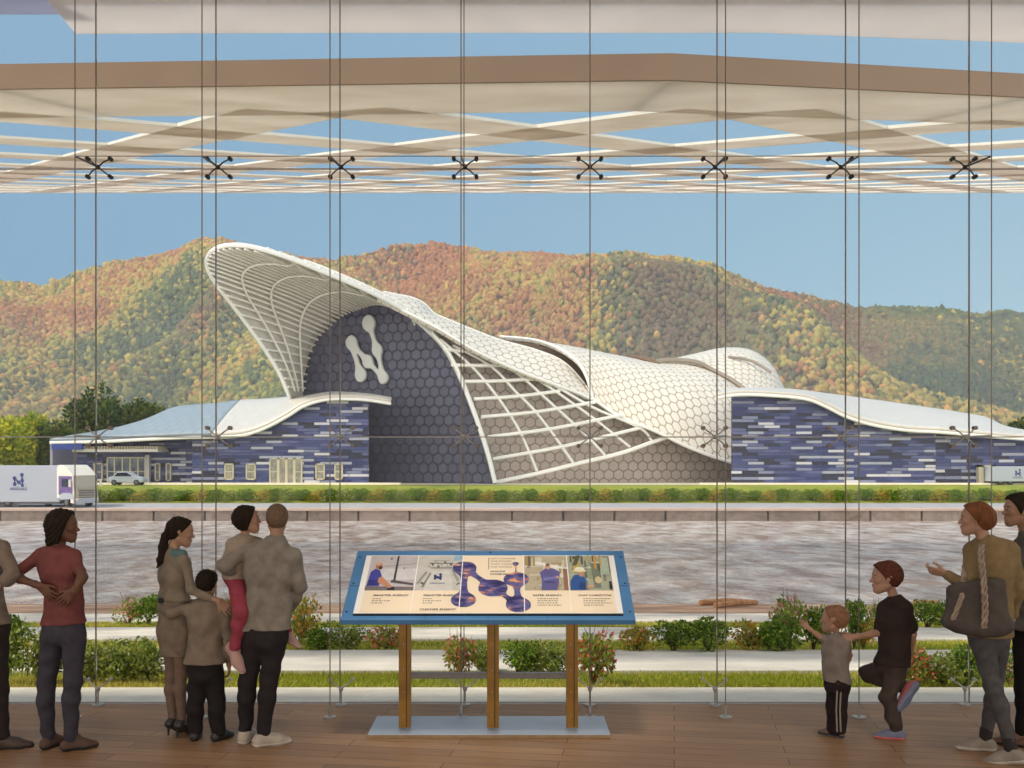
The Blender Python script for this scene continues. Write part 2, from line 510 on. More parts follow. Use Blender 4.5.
# ------------------------------------------------------------------ interior shell
def struct(name, lo, hi, m):
    mb = MB(); mb.box2(lo, hi)
    return tag(mb.build(name, m), kind='structure')
struct('floor', (-14, -12, -0.3), (14, 9.02, 0), wood_floor())
struct('ceiling', (-14, -12, 6.22), (14, 9.0, 6.5), M_soffit)
# eaves running out over the glass wall (pinkish, with a lavender bay at its left end)
zs = 6.15
def edge_d(py): return (zs - CZ) * F / (HY - py)
pts = [P(76, 34, edge_d(34)), P(340, 33, edge_d(33)), P(760, 33, edge_d(33)), P(1024, 43, edge_d(43)), P(1400, 56, edge_d(56))]
far = [V(p.x, p.y, zs) for p in pts]
poly = far + [V(14, 8.955, zs), V(far[0].x + 0.05, 8.955, zs)]
mb = MB(); mb.prism(poly, (0, 0, 0.04)); tag(mb.build('trim_1', M_eave), kind='structure')
p0 = P(60, 20, edge_d(20))
mb = MB(); mb.prism([V(-14, 8.955, zs + .05), V(-14, p0.y, zs + .05), V(p0.x + .3, p0.y, zs + .05), V(far[0].x + .04, 8.955, zs + .05)], (0, 0, 0.04)); tag(mb.build('trim_2', M_eave2), kind='structure')

# ------------------------------------------------------------------ glass wall
GD, ND = 8.94, 8.46
gx = [-26, 96, 216, 340, 464, 590, 717, 845.5, 969, 1094]
GX = [(p - CX) / F * GD for p in gx]
GZ = [0.0, CZ + 23 * GD / F, CZ + 291 * GD / F, 6.21]
n = 0
for k in range(-1, 10):
    gxx = [-150] + gx + [1218]
    xa = (gxx[k + 1] - CX) / F * GD; xb = (gxx[k + 2] - CX) / F * GD
    for r in range(3):
        n += 1
        mb = MB(); mb.box2((xa + .006, GD - .008, GZ[r] + .006), (xb - .006, GD + .008, GZ[r + 1] - .006))
        tag(mb.build('window_%d' % n, M_glass), kind='structure')
M_seal = mat('grey joint sealant', C(120, 110, 100), 0.7, noise=0.1)
n = 2
for k in range(-1, 9):
    n += 1
    mb = MB(); mb.box2((GX[k + 1] - .004, GD - .009, 0), (GX[k + 1] + .004, GD + .009, 6.21))
    tag(mb.build('trim_%d' % n, M_seal), kind='structure')
for z in GZ[1:3]:
    n += 1
    mb = MB(); mb.box2((-7, GD - .008, z - .005), (7, GD + .008, z + .005))
    tag(mb.build('trim_%d' % n, mat('pale joint sealant', C(165, 160, 155), .7, noise=.1)), kind='structure')
# kerb under the glass, outside
ORD = ['first', 'second', 'third', 'fourth', 'fifth', 'sixth', 'seventh', 'eighth']
NPX = [75, 202, 330, 461, 590, 725.5, 859, 991.5]
SPX = [98, 218, 341, 465, 590, 715, 841, 965]
rows = [('upper', GZ[2]), ('middle', GZ[1]), ('lowest', 0.145)]
M_spider_d = mat('dark spider steel', C(70, 66, 62), 0.35, metal=0.7, noise=.1)
M_spider_m = mat('brown spider disc', C(110, 98, 88), 0.4, metal=0.5, noise=.1)
M_spider_l = mat('bright spider steel', C(176, 172, 166), 0.3, metal=0.6, noise=.1)
for ri, (rn, rz) in enumerate(rows):
    for k, px in enumerate(SPX):
        gxk = (px - CX) / F * (GD - .06); nx = (NPX[k] - CX) / F * ND
        t = empty('spider_fitting', (gxk, GD - .06, rz),
                  'steel four-armed glass fitting of the %s row, %s from the left' % (rn, ORD[k]), 'fitting', 'spider fittings on the glass wall')
        mm = M_spider_d if ri == 0 else M_spider_l
        mb = MB(); mb.ball((gxk, GD - .06, rz), .021, 10); mb.build('hub', mm, t, smooth=True)
        arms = ((-1, 1), (1, 1), (-1, -1), (1, -1)) if ri < 2 else ((-1, 1), (1, 1))
        for (sx, sz) in arms:
            e_ = V(gxk + sx * .098, GD - .035, rz + sz * .078)
            mb = MB(); mb.tube([(gxk, GD - .06, rz), V(gxk + sx * .05, GD - .07, rz + sz * .04), e_], [.0075, .0065, .006], 8)
            a = mb.build('arm', mm, t, smooth=True)
            mb = MB(); mb.cyl(e_ + V(0, -.022, 0), (e_.x, GD - .009, e_.z), .018 if ri < 2 else .013, 12)
            mb.build('disc', (M_black if ri == 0 else M_spider_m) if ri < 2 else mm, a)
        mb = MB()
        if ri < 2: mb.tube([(nx, ND, rz + (.0 if ri else -.03)), (gxk, GD - .06, rz)], .008, 8)
        else: mb.tube([(gxk, GD - .06, rz), (gxk, GD - .06, .012)], .009, 8); mb.cyl((gxk, GD - .06, 0), (gxk, GD - .06, .016), .05, 16)
        mb.build('strut' if ri < 2 else 'foot', mm, t)
for k, px in enumerate(NPX):
    x = (px - CX) / F * ND
    t = empty('tension_cable', (x, ND, 0), 'thin vertical steel cable inside the glass wall, %s from the left' % ORD[k], 'cable', 'vertical tension cables')
    mb = MB(); mb.cyl((x, ND, .02), (x, ND, 6.22), .0048, 8); mb.build('wire', M_darksteel, t, smooth=True)
    mb = MB(); mb.cyl((x, ND, 0), (x, ND, .012), .055, 16); mb.cyl((x, ND, .012), (x, ND, .1), .014, 10)
    mb.build('foot_plate', M_spider_l, t)
mb = MB()
for a, b in zip(NPX, NPX[1:]):
    mb.tube([((a - CX) / F * ND, ND, GZ[2] - .03), ((b - CX) / F * ND, ND, GZ[2] - .03)], .004, 6)
tag(mb.build('tie_wire', M_darksteel), 'thin horizontal steel wire joining the cables at the upper fittings', 'wire')

# ------------------------------------------------------------------ terraces, river, far bank
def zbank(d): return -0.05 - 0.115 * (d - 9.0)
def strip(name, d0, d1, m, lift=0.0, x=None, kind='structure', thick=0.5):
    """a band of the falling bank between two distances"""
    x = x or (14 + d1 * 0.75)
    a, b = zbank(d0) + lift, zbank(d1) + lift
    mb = MB()
    mb.prism([(-x, d0, a), (-x, d1, b), (-x, d1, b - thick), (-x, d0, a - thick)], (2 * x, 0, 0))
    return tag(mb.build(name, m), kind=kind)
mb = MB(); mb.prism([(-16, 9.02, -.02), (-16, 9.72, -.115), (-16, 9.72, -.5), (-16, 9.02, -.5)], (32, 0, 0)); tag(mb.build('kerb_sill', M_kerb), kind='structure')
strip('terrace_slab', 9.78, 10.7, M_kerb, .0)
strip('grass_strip', 10.72, 12.4, M_grassbase, -.03)
strip('terrace_slab', 12.42, 16.0, M_concrete, .02)
strip('grass_strip', 16.02, 18.7, M_grassbase, -.03)
strip('terrace_slab', 18.72, 23.3, M_concrete, .02)
strip('grass_strip', 23.32, 26.5, M_grassbase, -.03)
strip('terrace_slab', 26.52, 32.3, M_concrete, .02)
strip('bank_sand', 32.32, 50.0, M_sand, -.03)
for nm, d0, d1, nb, hh, sd in (('lawn_grass', 10.74, 12.38, 26000, .075, 1), ('lawn_grass', 16.04, 18.68, 22000, .08, 2), ('lawn_grass', 23.34, 26.48, 18000, .09, 3)):
    g = np.random.default_rng(sd)
    xm = d1 * 0.56 + 0.6
    x = g.uniform(-xm, xm, nb); y = g.uniform(d0, d1, nb); z = -0.08 - 0.115 * (y - 9)
    hgt = g.uniform(.4, 1.0, nb) * hh; an = g.uniform(0, 2 * PI, nb); w = g.uniform(.006, .011, nb) * (1 + (d0 - 10) * .06)
    lean = g.normal(0, .45, (nb, 2)) * hgt[:, None]
    v = np.empty((nb, 3, 3))
    v[:, 0] = np.stack([x - np.cos(an) * w, y - np.sin(an) * w, z], 1); v[:, 1] = np.stack([x + np.cos(an) * w, y + np.sin(an) * w, z], 1)
    v[:, 2] = np.stack([x + lean[:, 0], y + lean[:, 1], z + hgt], 1)
    base = np.where((np.sin(x * 1.3 + sd) + np.sin(y * 2 + x * .4) + g.normal(0, .8, nb) > .3)[:, None], np.array(C(220, 208, 104)[:3]), np.array(C(172, 180, 62)[:3]))
    cols = np.repeat(base * g.uniform(.7, 1.25, (nb, 1)), 3, axis=0)
    tag(np_mesh(nm, v.reshape(-1, 3), np.arange(nb * 3).reshape(-1, 3), attr_mat('grass blades', .8, .4), cols=cols, smooth=False),
        'short yellow green grass on the %s strip of the bank' % {1: 'nearest', 2: 'second', 3: 'third'}[sd], 'grass', kind='stuff')

mb = MB(); mb.box2((-170, 44, -5.5), (170, 108.5, -4.3)); tag(mb.build('river_water', water_mat()), kind='structure')
mb = MB(); mb.box2((-220, 108, -6), (220, 109.2, -3.22))
tag(mb.build('wall_embankment', stone_mat('embankment stone', C(128, 116, 110), C(152, 138, 130), C(64, 58, 54), 5.4, 3.0, .12)), kind='structure')
mb = MB(); mb.box2((-220, 107.8, -3.22), (220, 110, -2.99)); tag(mb.build('trim_16', M_coping), kind='structure')
prof = [(110, -3.0), (115.2, -2.78)]
mb = MB(); mb.prism([(-220, 109.9, -3.05), (-220, 115.3, -2.72), (-220, 115.3, -4), (-220, 109.9, -4)], (440, 0, 0)); tag(mb.build('road', M_road), kind='structure')
mb = MB(); mb.prism([(-260, 115.3, -2.65), (-260, 121.5, -0.99), (-260, 126.5, -0.93), (-260, 126.5, -6), (-260, 115.3, -6)], (520, 0, 0)); tag(mb.build('lawn', M_lawn), kind='structure')
mb = MB(); mb.box2((-260, 126.5, -6), (260, 180, -0.92)); tag(mb.build('forecourt', mat('forecourt paving', C(205, 196, 178), .9, noise=.1, nscale=.3)), kind='structure')
mb = MB(); mb.box2((-640, 180, -6), (640, 700, -0.9)); tag(mb.build('valley_ground', mat('valley grass', C(120, 128, 62), .95, noise=.3, nscale=.02)), kind='structure')

# ------------------------------------------------------------------ autumn hills
RX = [-200, -60, 0, 43, 74, 105, 148, 176, 197, 219, 250, 297, 332, 367, 398, 430, 465, 500, 531, 577, 628, 669, 710, 730, 766, 827, 858, 900, 940, 976, 1006, 1060, 1200]
RY = [290, 284, 277, 282, 269, 259, 253, 247, 236, 235, 243, 253, 256, 249, 241, 239, 243, 250, 249, 252, 248, 253, 258, 269, 284, 297, 304, 303, 304, 311, 307, 318, 330]
HD0, HD1 = 285.0, 610.0
def vnoise(x, y, seed=0):
    xi = np.floor(x).astype(np.int64); yi = np.floor(y).astype(np.int64)
    fx = x - xi; fy = y - yi; fx = fx * fx * (3 - 2 * fx); fy = fy * fy * (3 - 2 * fy)
    def hsh(a, b):
        n = (a * 374761393 + b * 668265263 + seed * 974634) & 0x7fffffff
        n = ((n ^ (n >> 13)) * 1274126177) & 0x7fffffff
        return ((n ^ (n >> 16)) & 0xffff) / 65535.0
    return (hsh(xi, yi) * (1 - fx) + hsh(xi + 1, yi) * fx) * (1 - fy) + (hsh(xi, yi + 1) * (1 - fx) + hsh(xi + 1, yi + 1) * fx) * fy
def hill_h(X, Y):
    u = 512 + X / Y * F
    t = np.clip((Y - HD0) / (HD1 - HD0), 0, 1.2)
    # spurs: valleys run down from the ridge, slanting
    sp = vnoise(X / 75 + Y / 160 + 3.3, Y / 400, 5) * .65 + vnoise(X / 34 - Y / 120, Y / 220, 9) * .35
    R = CZ + (HY - np.interp(u, RX, RY)) * HD1 / F - 5.0
    prof = np.where(t < 1, t ** 0.92, 1 - (t - 1) * 2)
    amp = 2.7 * t * np.clip(1 - t, 0, 1) * 1.6
    return -1.0 + (R + 1.0) * np.clip(np.minimum(prof + (sp - 0.55) * amp, np.where(t < 1, Y / HD1 * .965 + .035 * t ** 6, prof)), 0, 1.0)
ny, nx = 110, 320
yy = np.linspace(HD0 - 20, HD1 + 60, ny); ss = np.linspace(-1.1, 1.1, nx)
SS, YY = np.meshgrid(ss, yy); XX = SS * YY * 0.85
HH = hill_h(XX, YY)
idx = np.arange(ny * nx).reshape(ny, nx)
fq = np.stack([idx[:-1, :-1], idx[:-1, 1:], idx[1:, 1:], idx[1:, :-1]], -1).reshape(-1, 4)
tag(np_mesh('hills', np.stack([XX, YY, HH], -1).reshape(-1, 3), fq, mat('forest floor', C(96, 96, 64), .95, noise=.3, nscale=.05)), kind='structure')

bm = bmesh.new(); bmesh.ops.create_icosphere(bm, subdivisions=2, radius=1.0)
ICO_V = np.array([v.co[:] for v in bm.verts]); ICO_F = np.array([[v.index for v in f.verts] for f in bm.faces]); bm.free()
bm = bmesh.new(); bmesh.ops.create_icosphere(bm, subdivisions=1, radius=1.0)
IC1_V = np.array([v.co[:] for v in bm.verts]); IC1_F = np.array([[v.index for v in f.verts] for f in bm.faces]); bm.free()
def forest():
    g = np.random.default_rng(21)
    N0 = 135000
    Y = np.sqrt(g.uniform(HD0 ** 2, (HD1 + 8) ** 2, N0)); X = g.uniform(-.90, .90, N0) * Y
    Z = hill_h(X, Y)
    r = g.uniform(.9, 1.65, N0) * (0.7 + Y / 1100); hr = r * g.uniform(.9, 1.4, N0)
    n1 = vnoise(X / 60, Y / 90, 31) * .6 + vnoise(X / 20, Y / 30, 32) * .4
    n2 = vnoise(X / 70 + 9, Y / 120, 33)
    t = np.clip((Z) / 110, 0, 1)
    s = n1 - .04 + .30 * (t - .45) + g.normal(0, .12, N0)
    pal = np.array([C(78, 92, 66)[:3], C(108, 114, 66)[:3], C(156, 150, 76)[:3], C(186, 166, 86)[:3], C(192, 148, 86)[:3], C(172, 116, 78)[:3]])
    k = np.clip((s - .22) / .52 * 5, 0, 4.999); ki = k.astype(int)
    fr = (k - ki)[:, None]
    c = pal[ki] * (1 - fr) + pal[np.minimum(ki + 1, 5)] * fr
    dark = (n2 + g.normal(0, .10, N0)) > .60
    c[dark] = c[dark] * .35 + np.array(C(62, 80, 66)[:3]) * .65  # evergreens, also darkened for the slopes' bluish shadow zones
    c *= g.uniform(.78, 1.18, (N0, 1))
    nv = len(IC1_V)
    v = IC1_V[None] * (1 + g.normal(0, .16, (N0, nv, 1)))
    v = v * np.stack([r, r, hr], -1)[:, None, :] + np.stack([X, Y, Z + hr * .75], -1)[:, None, :]
    shade = 1 + g.normal(0, .10, (N0, nv, 1))
    cols = (c[:, None, :] * shade).reshape(-1, 3)
    f = (IC1_F[None] + (np.arange(N0) * nv)[:, None, None]).reshape(-1, 3)
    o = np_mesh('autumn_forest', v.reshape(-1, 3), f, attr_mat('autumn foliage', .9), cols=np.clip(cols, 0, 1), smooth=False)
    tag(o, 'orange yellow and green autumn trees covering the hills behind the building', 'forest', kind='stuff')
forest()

# ------------------------------------------------------------------ lattice canopy over the terrace
VAN, A0 = 215.0, 1.61
SL = (HY - VAN) / F
def cd(py): return A0 * F / (VAN - py)
def cp(px, py): return P(px, py, cd(py))
def cz(d): return CZ + A0 + SL * d
canopy = empty('lattice_canopy', (0, cd(86), cz(cd(86))), 'large sandstone coloured lattice canopy over the river bank with a bronze front edge', 'canopy')
front = [cp(-420, 95), cp(0, 90), cp(670, 81), cp(1024, 98), cp(1440, 118)]
inner = [cp(-420, 122), cp(0, 111), cp(330, 106), cp(670, 103.5), cp(1024, 119), cp(1440, 139)]
UPN = V(0, -SL, 1).normalized()
mb = MB()
for a, b in zip(front, front[1:]):
    mb.prism([a, b, b + UPN * .3, a + UPN * .3], (0, -.04, 0))
mb.build('front_fascia', M_bronze, canopy)
mb = MB()
bp = [V(p.x, p.y + .002, cz(p.y + .002)) for p in front]
for i in range(len(bp) - 1):
    # border slab split so that its inner side follows the straight band
    a, b = bp[i], bp[i + 1]
    mb.prism([a, b, V(b.x, b.y + 3.6, cz(b.y + 3.6)), V(a.x, a.y + 3.6, cz(a.y + 3.6))], UPN * .25)
mb.build('border_band', M_canopy, canopy)
DF = 75.0
mb = MB(); mb.prism([V(-85, DF - 1.5, cz(DF - 1.5)), V(85, DF - 1.5, cz(DF - 1.5)), V(85, DF, cz(DF)), V(-85, DF, cz(DF))], UPN * .45); mb.build('rear_band', M_canopy, canopy)
SLP = .65
def beam(x0, sgn, w):
    """a lattice beam in plan: x = x0 + sgn*SLP*d, clipped to the canopy"""
    d0, d1 = 13.0, DF - .7
    pts = []
    for d in (d0, d1): pts.append((x0 + sgn * SLP * d, d))
    (xa, da), (xb, db) = pts
    def fd(x): return np.interp(x, [p.x for p in front], [p.y for p in front]) + 3.0
    dd = d0
    while dd < d1 and dd < fd(x0 + sgn * SLP * dd): dd += .2
    a = V(x0 + sgn * SLP * dd, dd, 0); b = V(xb, db, 0)
    t = (b - a).normalized(); s_ = V(t.y, -t.x, 0) * (w / 2)
    q = []
    for p in (a - s_, a + s_, b + s_, b - s_): q.append(V(p.x, p.y, cz(p.y)))
    return q, a, b
for fam, off, spc in ((1, -19.3, 6.4), (-1, 7.1, 6.7)):
    for k in range(-13, 14):
        x0 = off + k * spc
        q, a, b = beam(x0, fam, 1.8)
        xs = sorted((a.x / a.y, b.x / b.y))
        if xs[0] > .75 or xs[1] < -.75: continue
        mb = MB(); mb.prism(q, UPN * (.055 if fam > 0 else .06)); mb.mi = [0, 0, 1, 1, 1, 1]; mb.build('lattice_beam', [M_canopy, M_white], canopy)  # beam sides coloured white to stand for their lit edges
# ------------------------------------------------------------------ autumn haze hanging in the valley before the hills
hz = bpy.data.materials.new('valley haze'); hz.use_nodes = True
_n = hz.node_tree.nodes; _n.clear()
_o = _n.new('ShaderNodeOutputMaterial'); _v = _n.new('ShaderNodeVolumeScatter')
_v.inputs['Color'].default_value = (0.86, 0.93, 1.0, 1); _v.inputs['Density'].default_value = 0.0030
_v.inputs['Anisotropy'].default_value = 0.0
hz.node_tree.links.new(_v.outputs[0], _o.inputs['Volume'])
mb = MB(); mb.box2((-560, 184, -.8), (560, 282, 150)); tag(mb.build('valley_haze', hz), 'thin pale haze in the valley between the building and the hills', 'haze', kind='stuff')
# ------------------------------------------------------------------ main hall
M_hexdark = emboss_hex('dark hexagon plates', C(82, 84, 106), C(56, 56, 72), 1.45, rough=.45, strength=.7, var=.12)
M_hexwall = emboss_hex('brown hexagon plates', C(180, 168, 162), C(138, 126, 120), 1.35, rough=.5, strength=.5, var=.08)
M_hexroof = emboss_hex('white hexagon roof plates', C(226, 220, 210), C(170, 156, 136), 1.35, lo=.42, hi=.46, rough=.4, strength=.25, var=.03)
M_shellin = mat('shell lining', C(206, 203, 196), .7, noise=.06, nscale=.4)
M_under = mat('brown roof lining', C(120, 100, 84), .7, noise=.15, nscale=.4)
M_slat = mat('pale shell slats', C(240, 238, 230), .5, noise=.04, nscale=1)
M_rim = mat('white rim metal', C(240, 240, 236), .3, noise=.03, nscale=1)
M_emblem = mat('pale grey emblem', C(206, 208, 206), .4, noise=.03, nscale=1)
M_emblem_side = mat('emblem side', C(60, 58, 60), .5, noise=.05)
hall = empty('exhibition_hall', P(495, 484, 132), 'large swooping white shell hall with dark hexagon front and round-lobed emblem across the river', 'building')
def fdep(px): return 1 / lerp(1 / 143.0, 1 / 131.0, (px - 304) / 191.0)
def FP(px, py, off=0): return P(px, py, fdep(px) - off)
Xf = (FP(480, 400) - FP(320, 400)).normalized(); Zf = V(0, 0, 1)
NF = Xf.cross(Zf).normalized()            # towards the viewer
archI = [(303, 398), (304, 378), (309, 354), (318, 336), (329, 325), (341, 315), (352, 309.5), (362, 306), (372, 303), (382, 302.5), (392, 305), (403, 311.5), (415, 320), (432, 335)]
archR = [(447, 352), (459, 375), (470, 402), (480, 430), (488, 455), (495, 483)]
ring = [FP(*p) for p in archI + archR] + [FP(495, 486), FP(304, 486)]
flat_poly('hexagon_front', ring, M_hexdark, hall, Xf, Zf, ext=-NF * .5, origin=FP(400, 440))
# the conch-like shell in front of it
O = [(290, 398, 139), (280, 374, 135), (262, 345, 131), (236, 310, 126.5), (215, 283, 123), (206.5, 264, 121), (211, 252, 119.5), (226, 246, 119), (250, 247, 119), (285, 257, 120.5), (325, 273, 123.5), (365, 290, 127), (400, 308, 130.5), (432, 331, 133.5)]
Op = [P(*p) for p in O]; Ip = [FP(*p) for p in archI]
Mid = []
for i, (a, b) in enumerate(zip(Op, Ip)):
    s = math.sin(PI * i / (len(Op) - 1))
    Mid.append(a.lerp(b, .5) + V(0, .6, .35) * s)
G = grid_of([Op, Mid, Ip], 79, 15)
sheet('shell', G, None, hall, thick=.35, mats=[M_rim, M_shellin], flip=False, offset=1.0)
# slats and ribs on the inside
def inner_off(i, k, d=.45):
    p = G[k][i]
    n = (G[min(k + 1, 14)][i] - G[max(k - 1, 0)][i]).cross(G[k][min(i + 1, 78)] - G[k][max(i - 1, 0)]).normalized()
    if n.y > 0: n = -n
    return p + n * d
mb = MB()
for i in range(3, 74, 2):
    mb.tube([inner_off(i, k, .35) for k in range(0, 15, 2)], .16, 4)
o_ = mb.build('slats', M_slat, hall)
mb = MB()
for k in (3, 6, 10):
    mb.tube([inner_off(i, k, .62) for i in range(2, 77, 3)], .14, 5)
mb.build('lining_ribs', M_slat, hall)
mb = MB(); mb.tube(cr_param(Op, 60), .24, 6); mb.tube(cr_param([Op[-1]] + [FP(*p, .6) for p in archR], 24), .3, 6)
mb.build('shell_rim', M_rim, hall, smooth=True)
mb = MB(); mb.tube(cr_param([FP(*p, .25) for p in archI[8:] + archR], 40), .26, 6); mb.build('arch_rim', M_rim, hall, smooth=True)
# emblem: six balls and their necks, a flat slab standing off the wall
def blob_outline(balls, links, k=2.0, neck=.42, res=110):
    """closed outlines of a lobed emblem by marching over a 2D field (x,y,r)"""
    bx = [b[0] for b in balls]; by = [b[1] for b in balls]; br = max(b[2] for b in balls)
    x0, x1, y0, y1 = min(bx) - br * 1.2, max(bx) + br * 1.2, min(by) - br * 1.2, max(by) + br * 1.2
    h = max(x1 - x0, y1 - y0) / res
    gx_ = np.arange(x0, x1 + h, h); gy_ = np.arange(y0, y1 + h, h)
    X, Y = np.meshgrid(gx_, gy_, indexing='ij'); D = np.full(X.shape, 1e3)
    for (a, b, r) in balls: D = np.minimum(D, np.hypot(X - a, Y - b) - r)
    for (i, j) in links:
        A, B = balls[i], balls[j]; d = np.array([B[0] - A[0], B[1] - A[1]]); L2 = (d ** 2).sum()
        t = np.clip(((X - A[0]) * d[0] + (Y - A[1]) * d[1]) / L2, 0, 1)
        r = np.minimum(A[2], B[2]) * (neck + .55 * (2 * t - 1) ** 2 * .9)
        dd = np.hypot(X - A[0] - t * d[0], Y - A[1] - t * d[1]) - r
        kk = br * .25; hh = np.clip(.5 + .5 * (dd - D) / kk, 0, 1)
        D = dd * (1 - hh) + D * hh - kk * hh * (1 - hh)
    return D, gx_, gy_, h
def surface_nets(Fd, org, h):
    """naive surface nets; Fd negative inside"""
    ins = Fd < 0
    c = [ins[i:ins.shape[0] - 1 + i, j:ins.shape[1] - 1 + j, k:ins.shape[2] - 1 + k] for i in (0, 1) for j in (0, 1) for k in (0, 1)]
    sm = sum(x.astype(np.int8) for x in c)
    act = (sm > 0) & (sm < 8)
    ii, jj, kk = np.nonzero(act)
    acc = np.zeros((len(ii), 3)); cnt = np.zeros(len(ii))
    cor = {}
    for a in (0, 1):
        for b in (0, 1):
            for d in (0, 1): cor[a, b, d] = Fd[ii + a, jj + b, kk + d]
    for p in cor:
        for ax in range(3):
            if p[ax]: continue
            q = list(p); q[ax] = 1; q = tuple(q)
            f0, f1 = cor[p], cor[q]; x = (f0 < 0) != (f1 < 0)
            t = np.where(x, f0 / np.where(x, f0 - f1, 1), 0)
            pos = np.array(p, float)[None] + np.zeros((len(ii), 3)); pos[:, ax] += t
            acc[x] += pos[x]; cnt[x] += 1
    vs = (np.stack([ii, jj, kk], 1) + acc / cnt[:, None]) * h + np.array(org)
    vid = -np.ones(act.shape, dtype=np.int64); vid[ii, jj, kk] = np.arange(len(ii))
    faces = []
    for ax in range(3):
        o1, o2 = (ax + 1) % 3, (ax + 2) % 3
        s0 = [slice(None)] * 3; s1 = [slice(None)] * 3
        s0[ax] = slice(0, Fd.shape[ax] - 1); s1[ax] = slice(1, None)
        A, B = ins[tuple(s0)], ins[tuple(s1)]
        e = np.argwhere(A != B)
        e = e[(e[:, o1] > 0) & (e[:, o2] > 0) & (e[:, o1] < Fd.shape[o1] - 1) & (e[:, o2] < Fd.shape[o2] - 1)]
        if not len(e): continue
        flip = ~A[e[:, 0], e[:, 1], e[:, 2]]
        q = []
        for (d1, d2) in ((-1, -1), (0, -1), (0, 0), (-1, 0)):
            m_ = e.copy(); m_[:, o1] += d1; m_[:, o2] += d2; q.append(vid[m_[:, 0], m_[:, 1], m_[:, 2]])
        q = np.stack(q, 1); q[flip] = q[flip][:, ::-1]
        faces.append(q[(q >= 0).all(1)])
    return vs, np.concatenate(faces)
EMB = [(223, 515, 27), (118, 565, 28), (120, 650, 27), (178, 622, 26), (228, 598, 26), (232, 668, 21)]
EMBL = [(0, 4), (4, 5), (1, 2), (1, 3), (3, 5)]
def emblem(name, balls, links, to3d, m, parent, th, neck=.42, res=110):
    """lobed emblem slab; to3d maps (x, y, w) to world, w along its thickness"""
    D, gx_, gy_, h = blob_outline(balls, links, neck=neck, res=res)
    W = np.linspace(-2, 2, 5)
    F3 = np.maximum(D[:, :, None], ((np.abs(W) - 1) * h)[None, None, :])
    vs, fs = surface_nets(F3, (0, 0, -2), 1.0)
    pts = [list(to3d(gx_[0] + v[0] * h, gy_[0] + v[1] * h, max(-1, min(1, v[2])) * th)) for v in vs]
    return np_mesh(name, pts, fs, m, parent, smooth=False)
B6 = [(368.8, 323.5, 6.3), (351.6, 343, 5.5), (360.5, 374.5, 5.5), (367.6, 361.5, 5.0), (377, 350, 5.0), (383, 377.5, 4.6)]
eo = emblem('emblem', [(x, y * .72, r) for x, y, r in B6], EMBL, lambda x, y, w: FP(x + 2.6, y / .72 + .5, 0) + NF * (.55 + w), M_emblem, hall, .3, neck=.40)
# grid frame and the brown hexagon wall behind it
def wdep(px): return 1 / lerp(1 / 134.5, 1 / 141.0, (px - 432) / 303.0)
def WP(px, py, off=0): return P(px, py, wdep(px) - off)
Xw = (WP(700, 480) - WP(500, 480)).normalized(); NW = Xw.cross(Zf).normalized()
wall = [(495, 486), (745, 486), (745, 448), (700, 436), (650, 413), (595, 388), (556, 372), (517, 358), (478, 340), (440, 326), (431, 334), (447, 352), (459, 375), (470, 402), (480, 430), (488, 455)]
flat_poly('hexagon_wall', [WP(*p) for p in wall], M_hexwall, hall, Xw, Zf, ext=-NW * .4, origin=WP(560, 440))
def gd_(px): return 132.2 + (px - 440) * .016
def GP(p): return P(p[0], p[1], gd_(p[0]))
fam1 = [[(443, 349), (462, 351), (482, 352)], [(451, 365), (480, 365.5), (512, 365)], [(463, 381.5), (500, 381), (545, 378)], [(474, 399), (515, 396.5), (560, 391)], [(481, 417), (535, 412), (596, 402)], [(487.6, 437), (550, 429), (622, 415)], [(493, 459), (565, 446), (648, 426)]]
fam2 = [[(440, 339), (473, 367.6), (497.5, 397), (517, 426), (528.5, 450.5), (537, 471)], [(453, 345), (491, 366), (515, 391), (535, 411), (555, 437), (573, 462.5)], [(470, 347), (513, 370), (542, 395), (564, 415), (584, 433), (605, 455)], [(500, 357), (540, 381), (568, 400), (595, 419.5), (630, 447)], [(530, 371), (564, 391), (595, 408.5), (640, 428), (652, 441)]]
mb = MB()
for l in fam1: mb.tube(cr_param([GP(p) for p in l], 12), .24, 6)
mb.build('grid_bars', M_rim, hall, smooth=True)
mb = MB()
for l in fam2: mb.tube(cr_param([GP(p) for p in l], 16), .18, 6)
mb.build('grid_ribs', M_rim, hall, smooth=True)
mb = MB(); mb.tube(cr_param([GP(p) for p in [(495, 482.5), (540, 473), (580, 463), (620, 453.5), (650, 443), (676, 434)]], 20), .28, 6); mb.tube(cr_param([GP(p) for p in [(432, 333), (447, 351), (459, 374), (470, 401), (480, 429), (488, 454), (495, 482.5)]], 24), .3, 6)
mb.build('grid_frame', M_rim, hall, smooth=True)
# roof strip above the grid
U1 = [(384, 291.5, 139), (400, 295, 139), (411, 297, 139.5), (424, 303, 139.5), (434, 313, 139), (445, 318, 138.5), (462, 325, 138.5), (498, 339, 139), (537, 350, 139.5), (564, 362, 139), (584, 383, 138), (592, 398, 136.2)]
L1 = [(378, 298, 131), (400, 309, 130.7), (420, 319, 130.7), (439, 329, 130.8), (478, 352, 131.2), (517, 370, 132.3), (556, 385, 133.7), (575, 392, 134.7), (592, 399.5, 135.8)]
ua = cr_resample([P(*p) for p in U1], 60); la_ = cr_resample([P(*p) for p in L1], 60)
mid1 = [a.lerp(b, .5) + V(0, 0, .35) for a, b in zip(ua, la_)]
G1 = grid_of([la_, mid1, ua], 60, 13)
sheet('front_roof_strip', G1, None, hall, thick=.5, mats=[M_hexroof, M_under], offset=-1.0)
mb = MB(); mb.tube(la_, .2, 6); mb.tube(ua, .1, 6); mb.build('strip_edge', M_rim, hall, smooth=True)
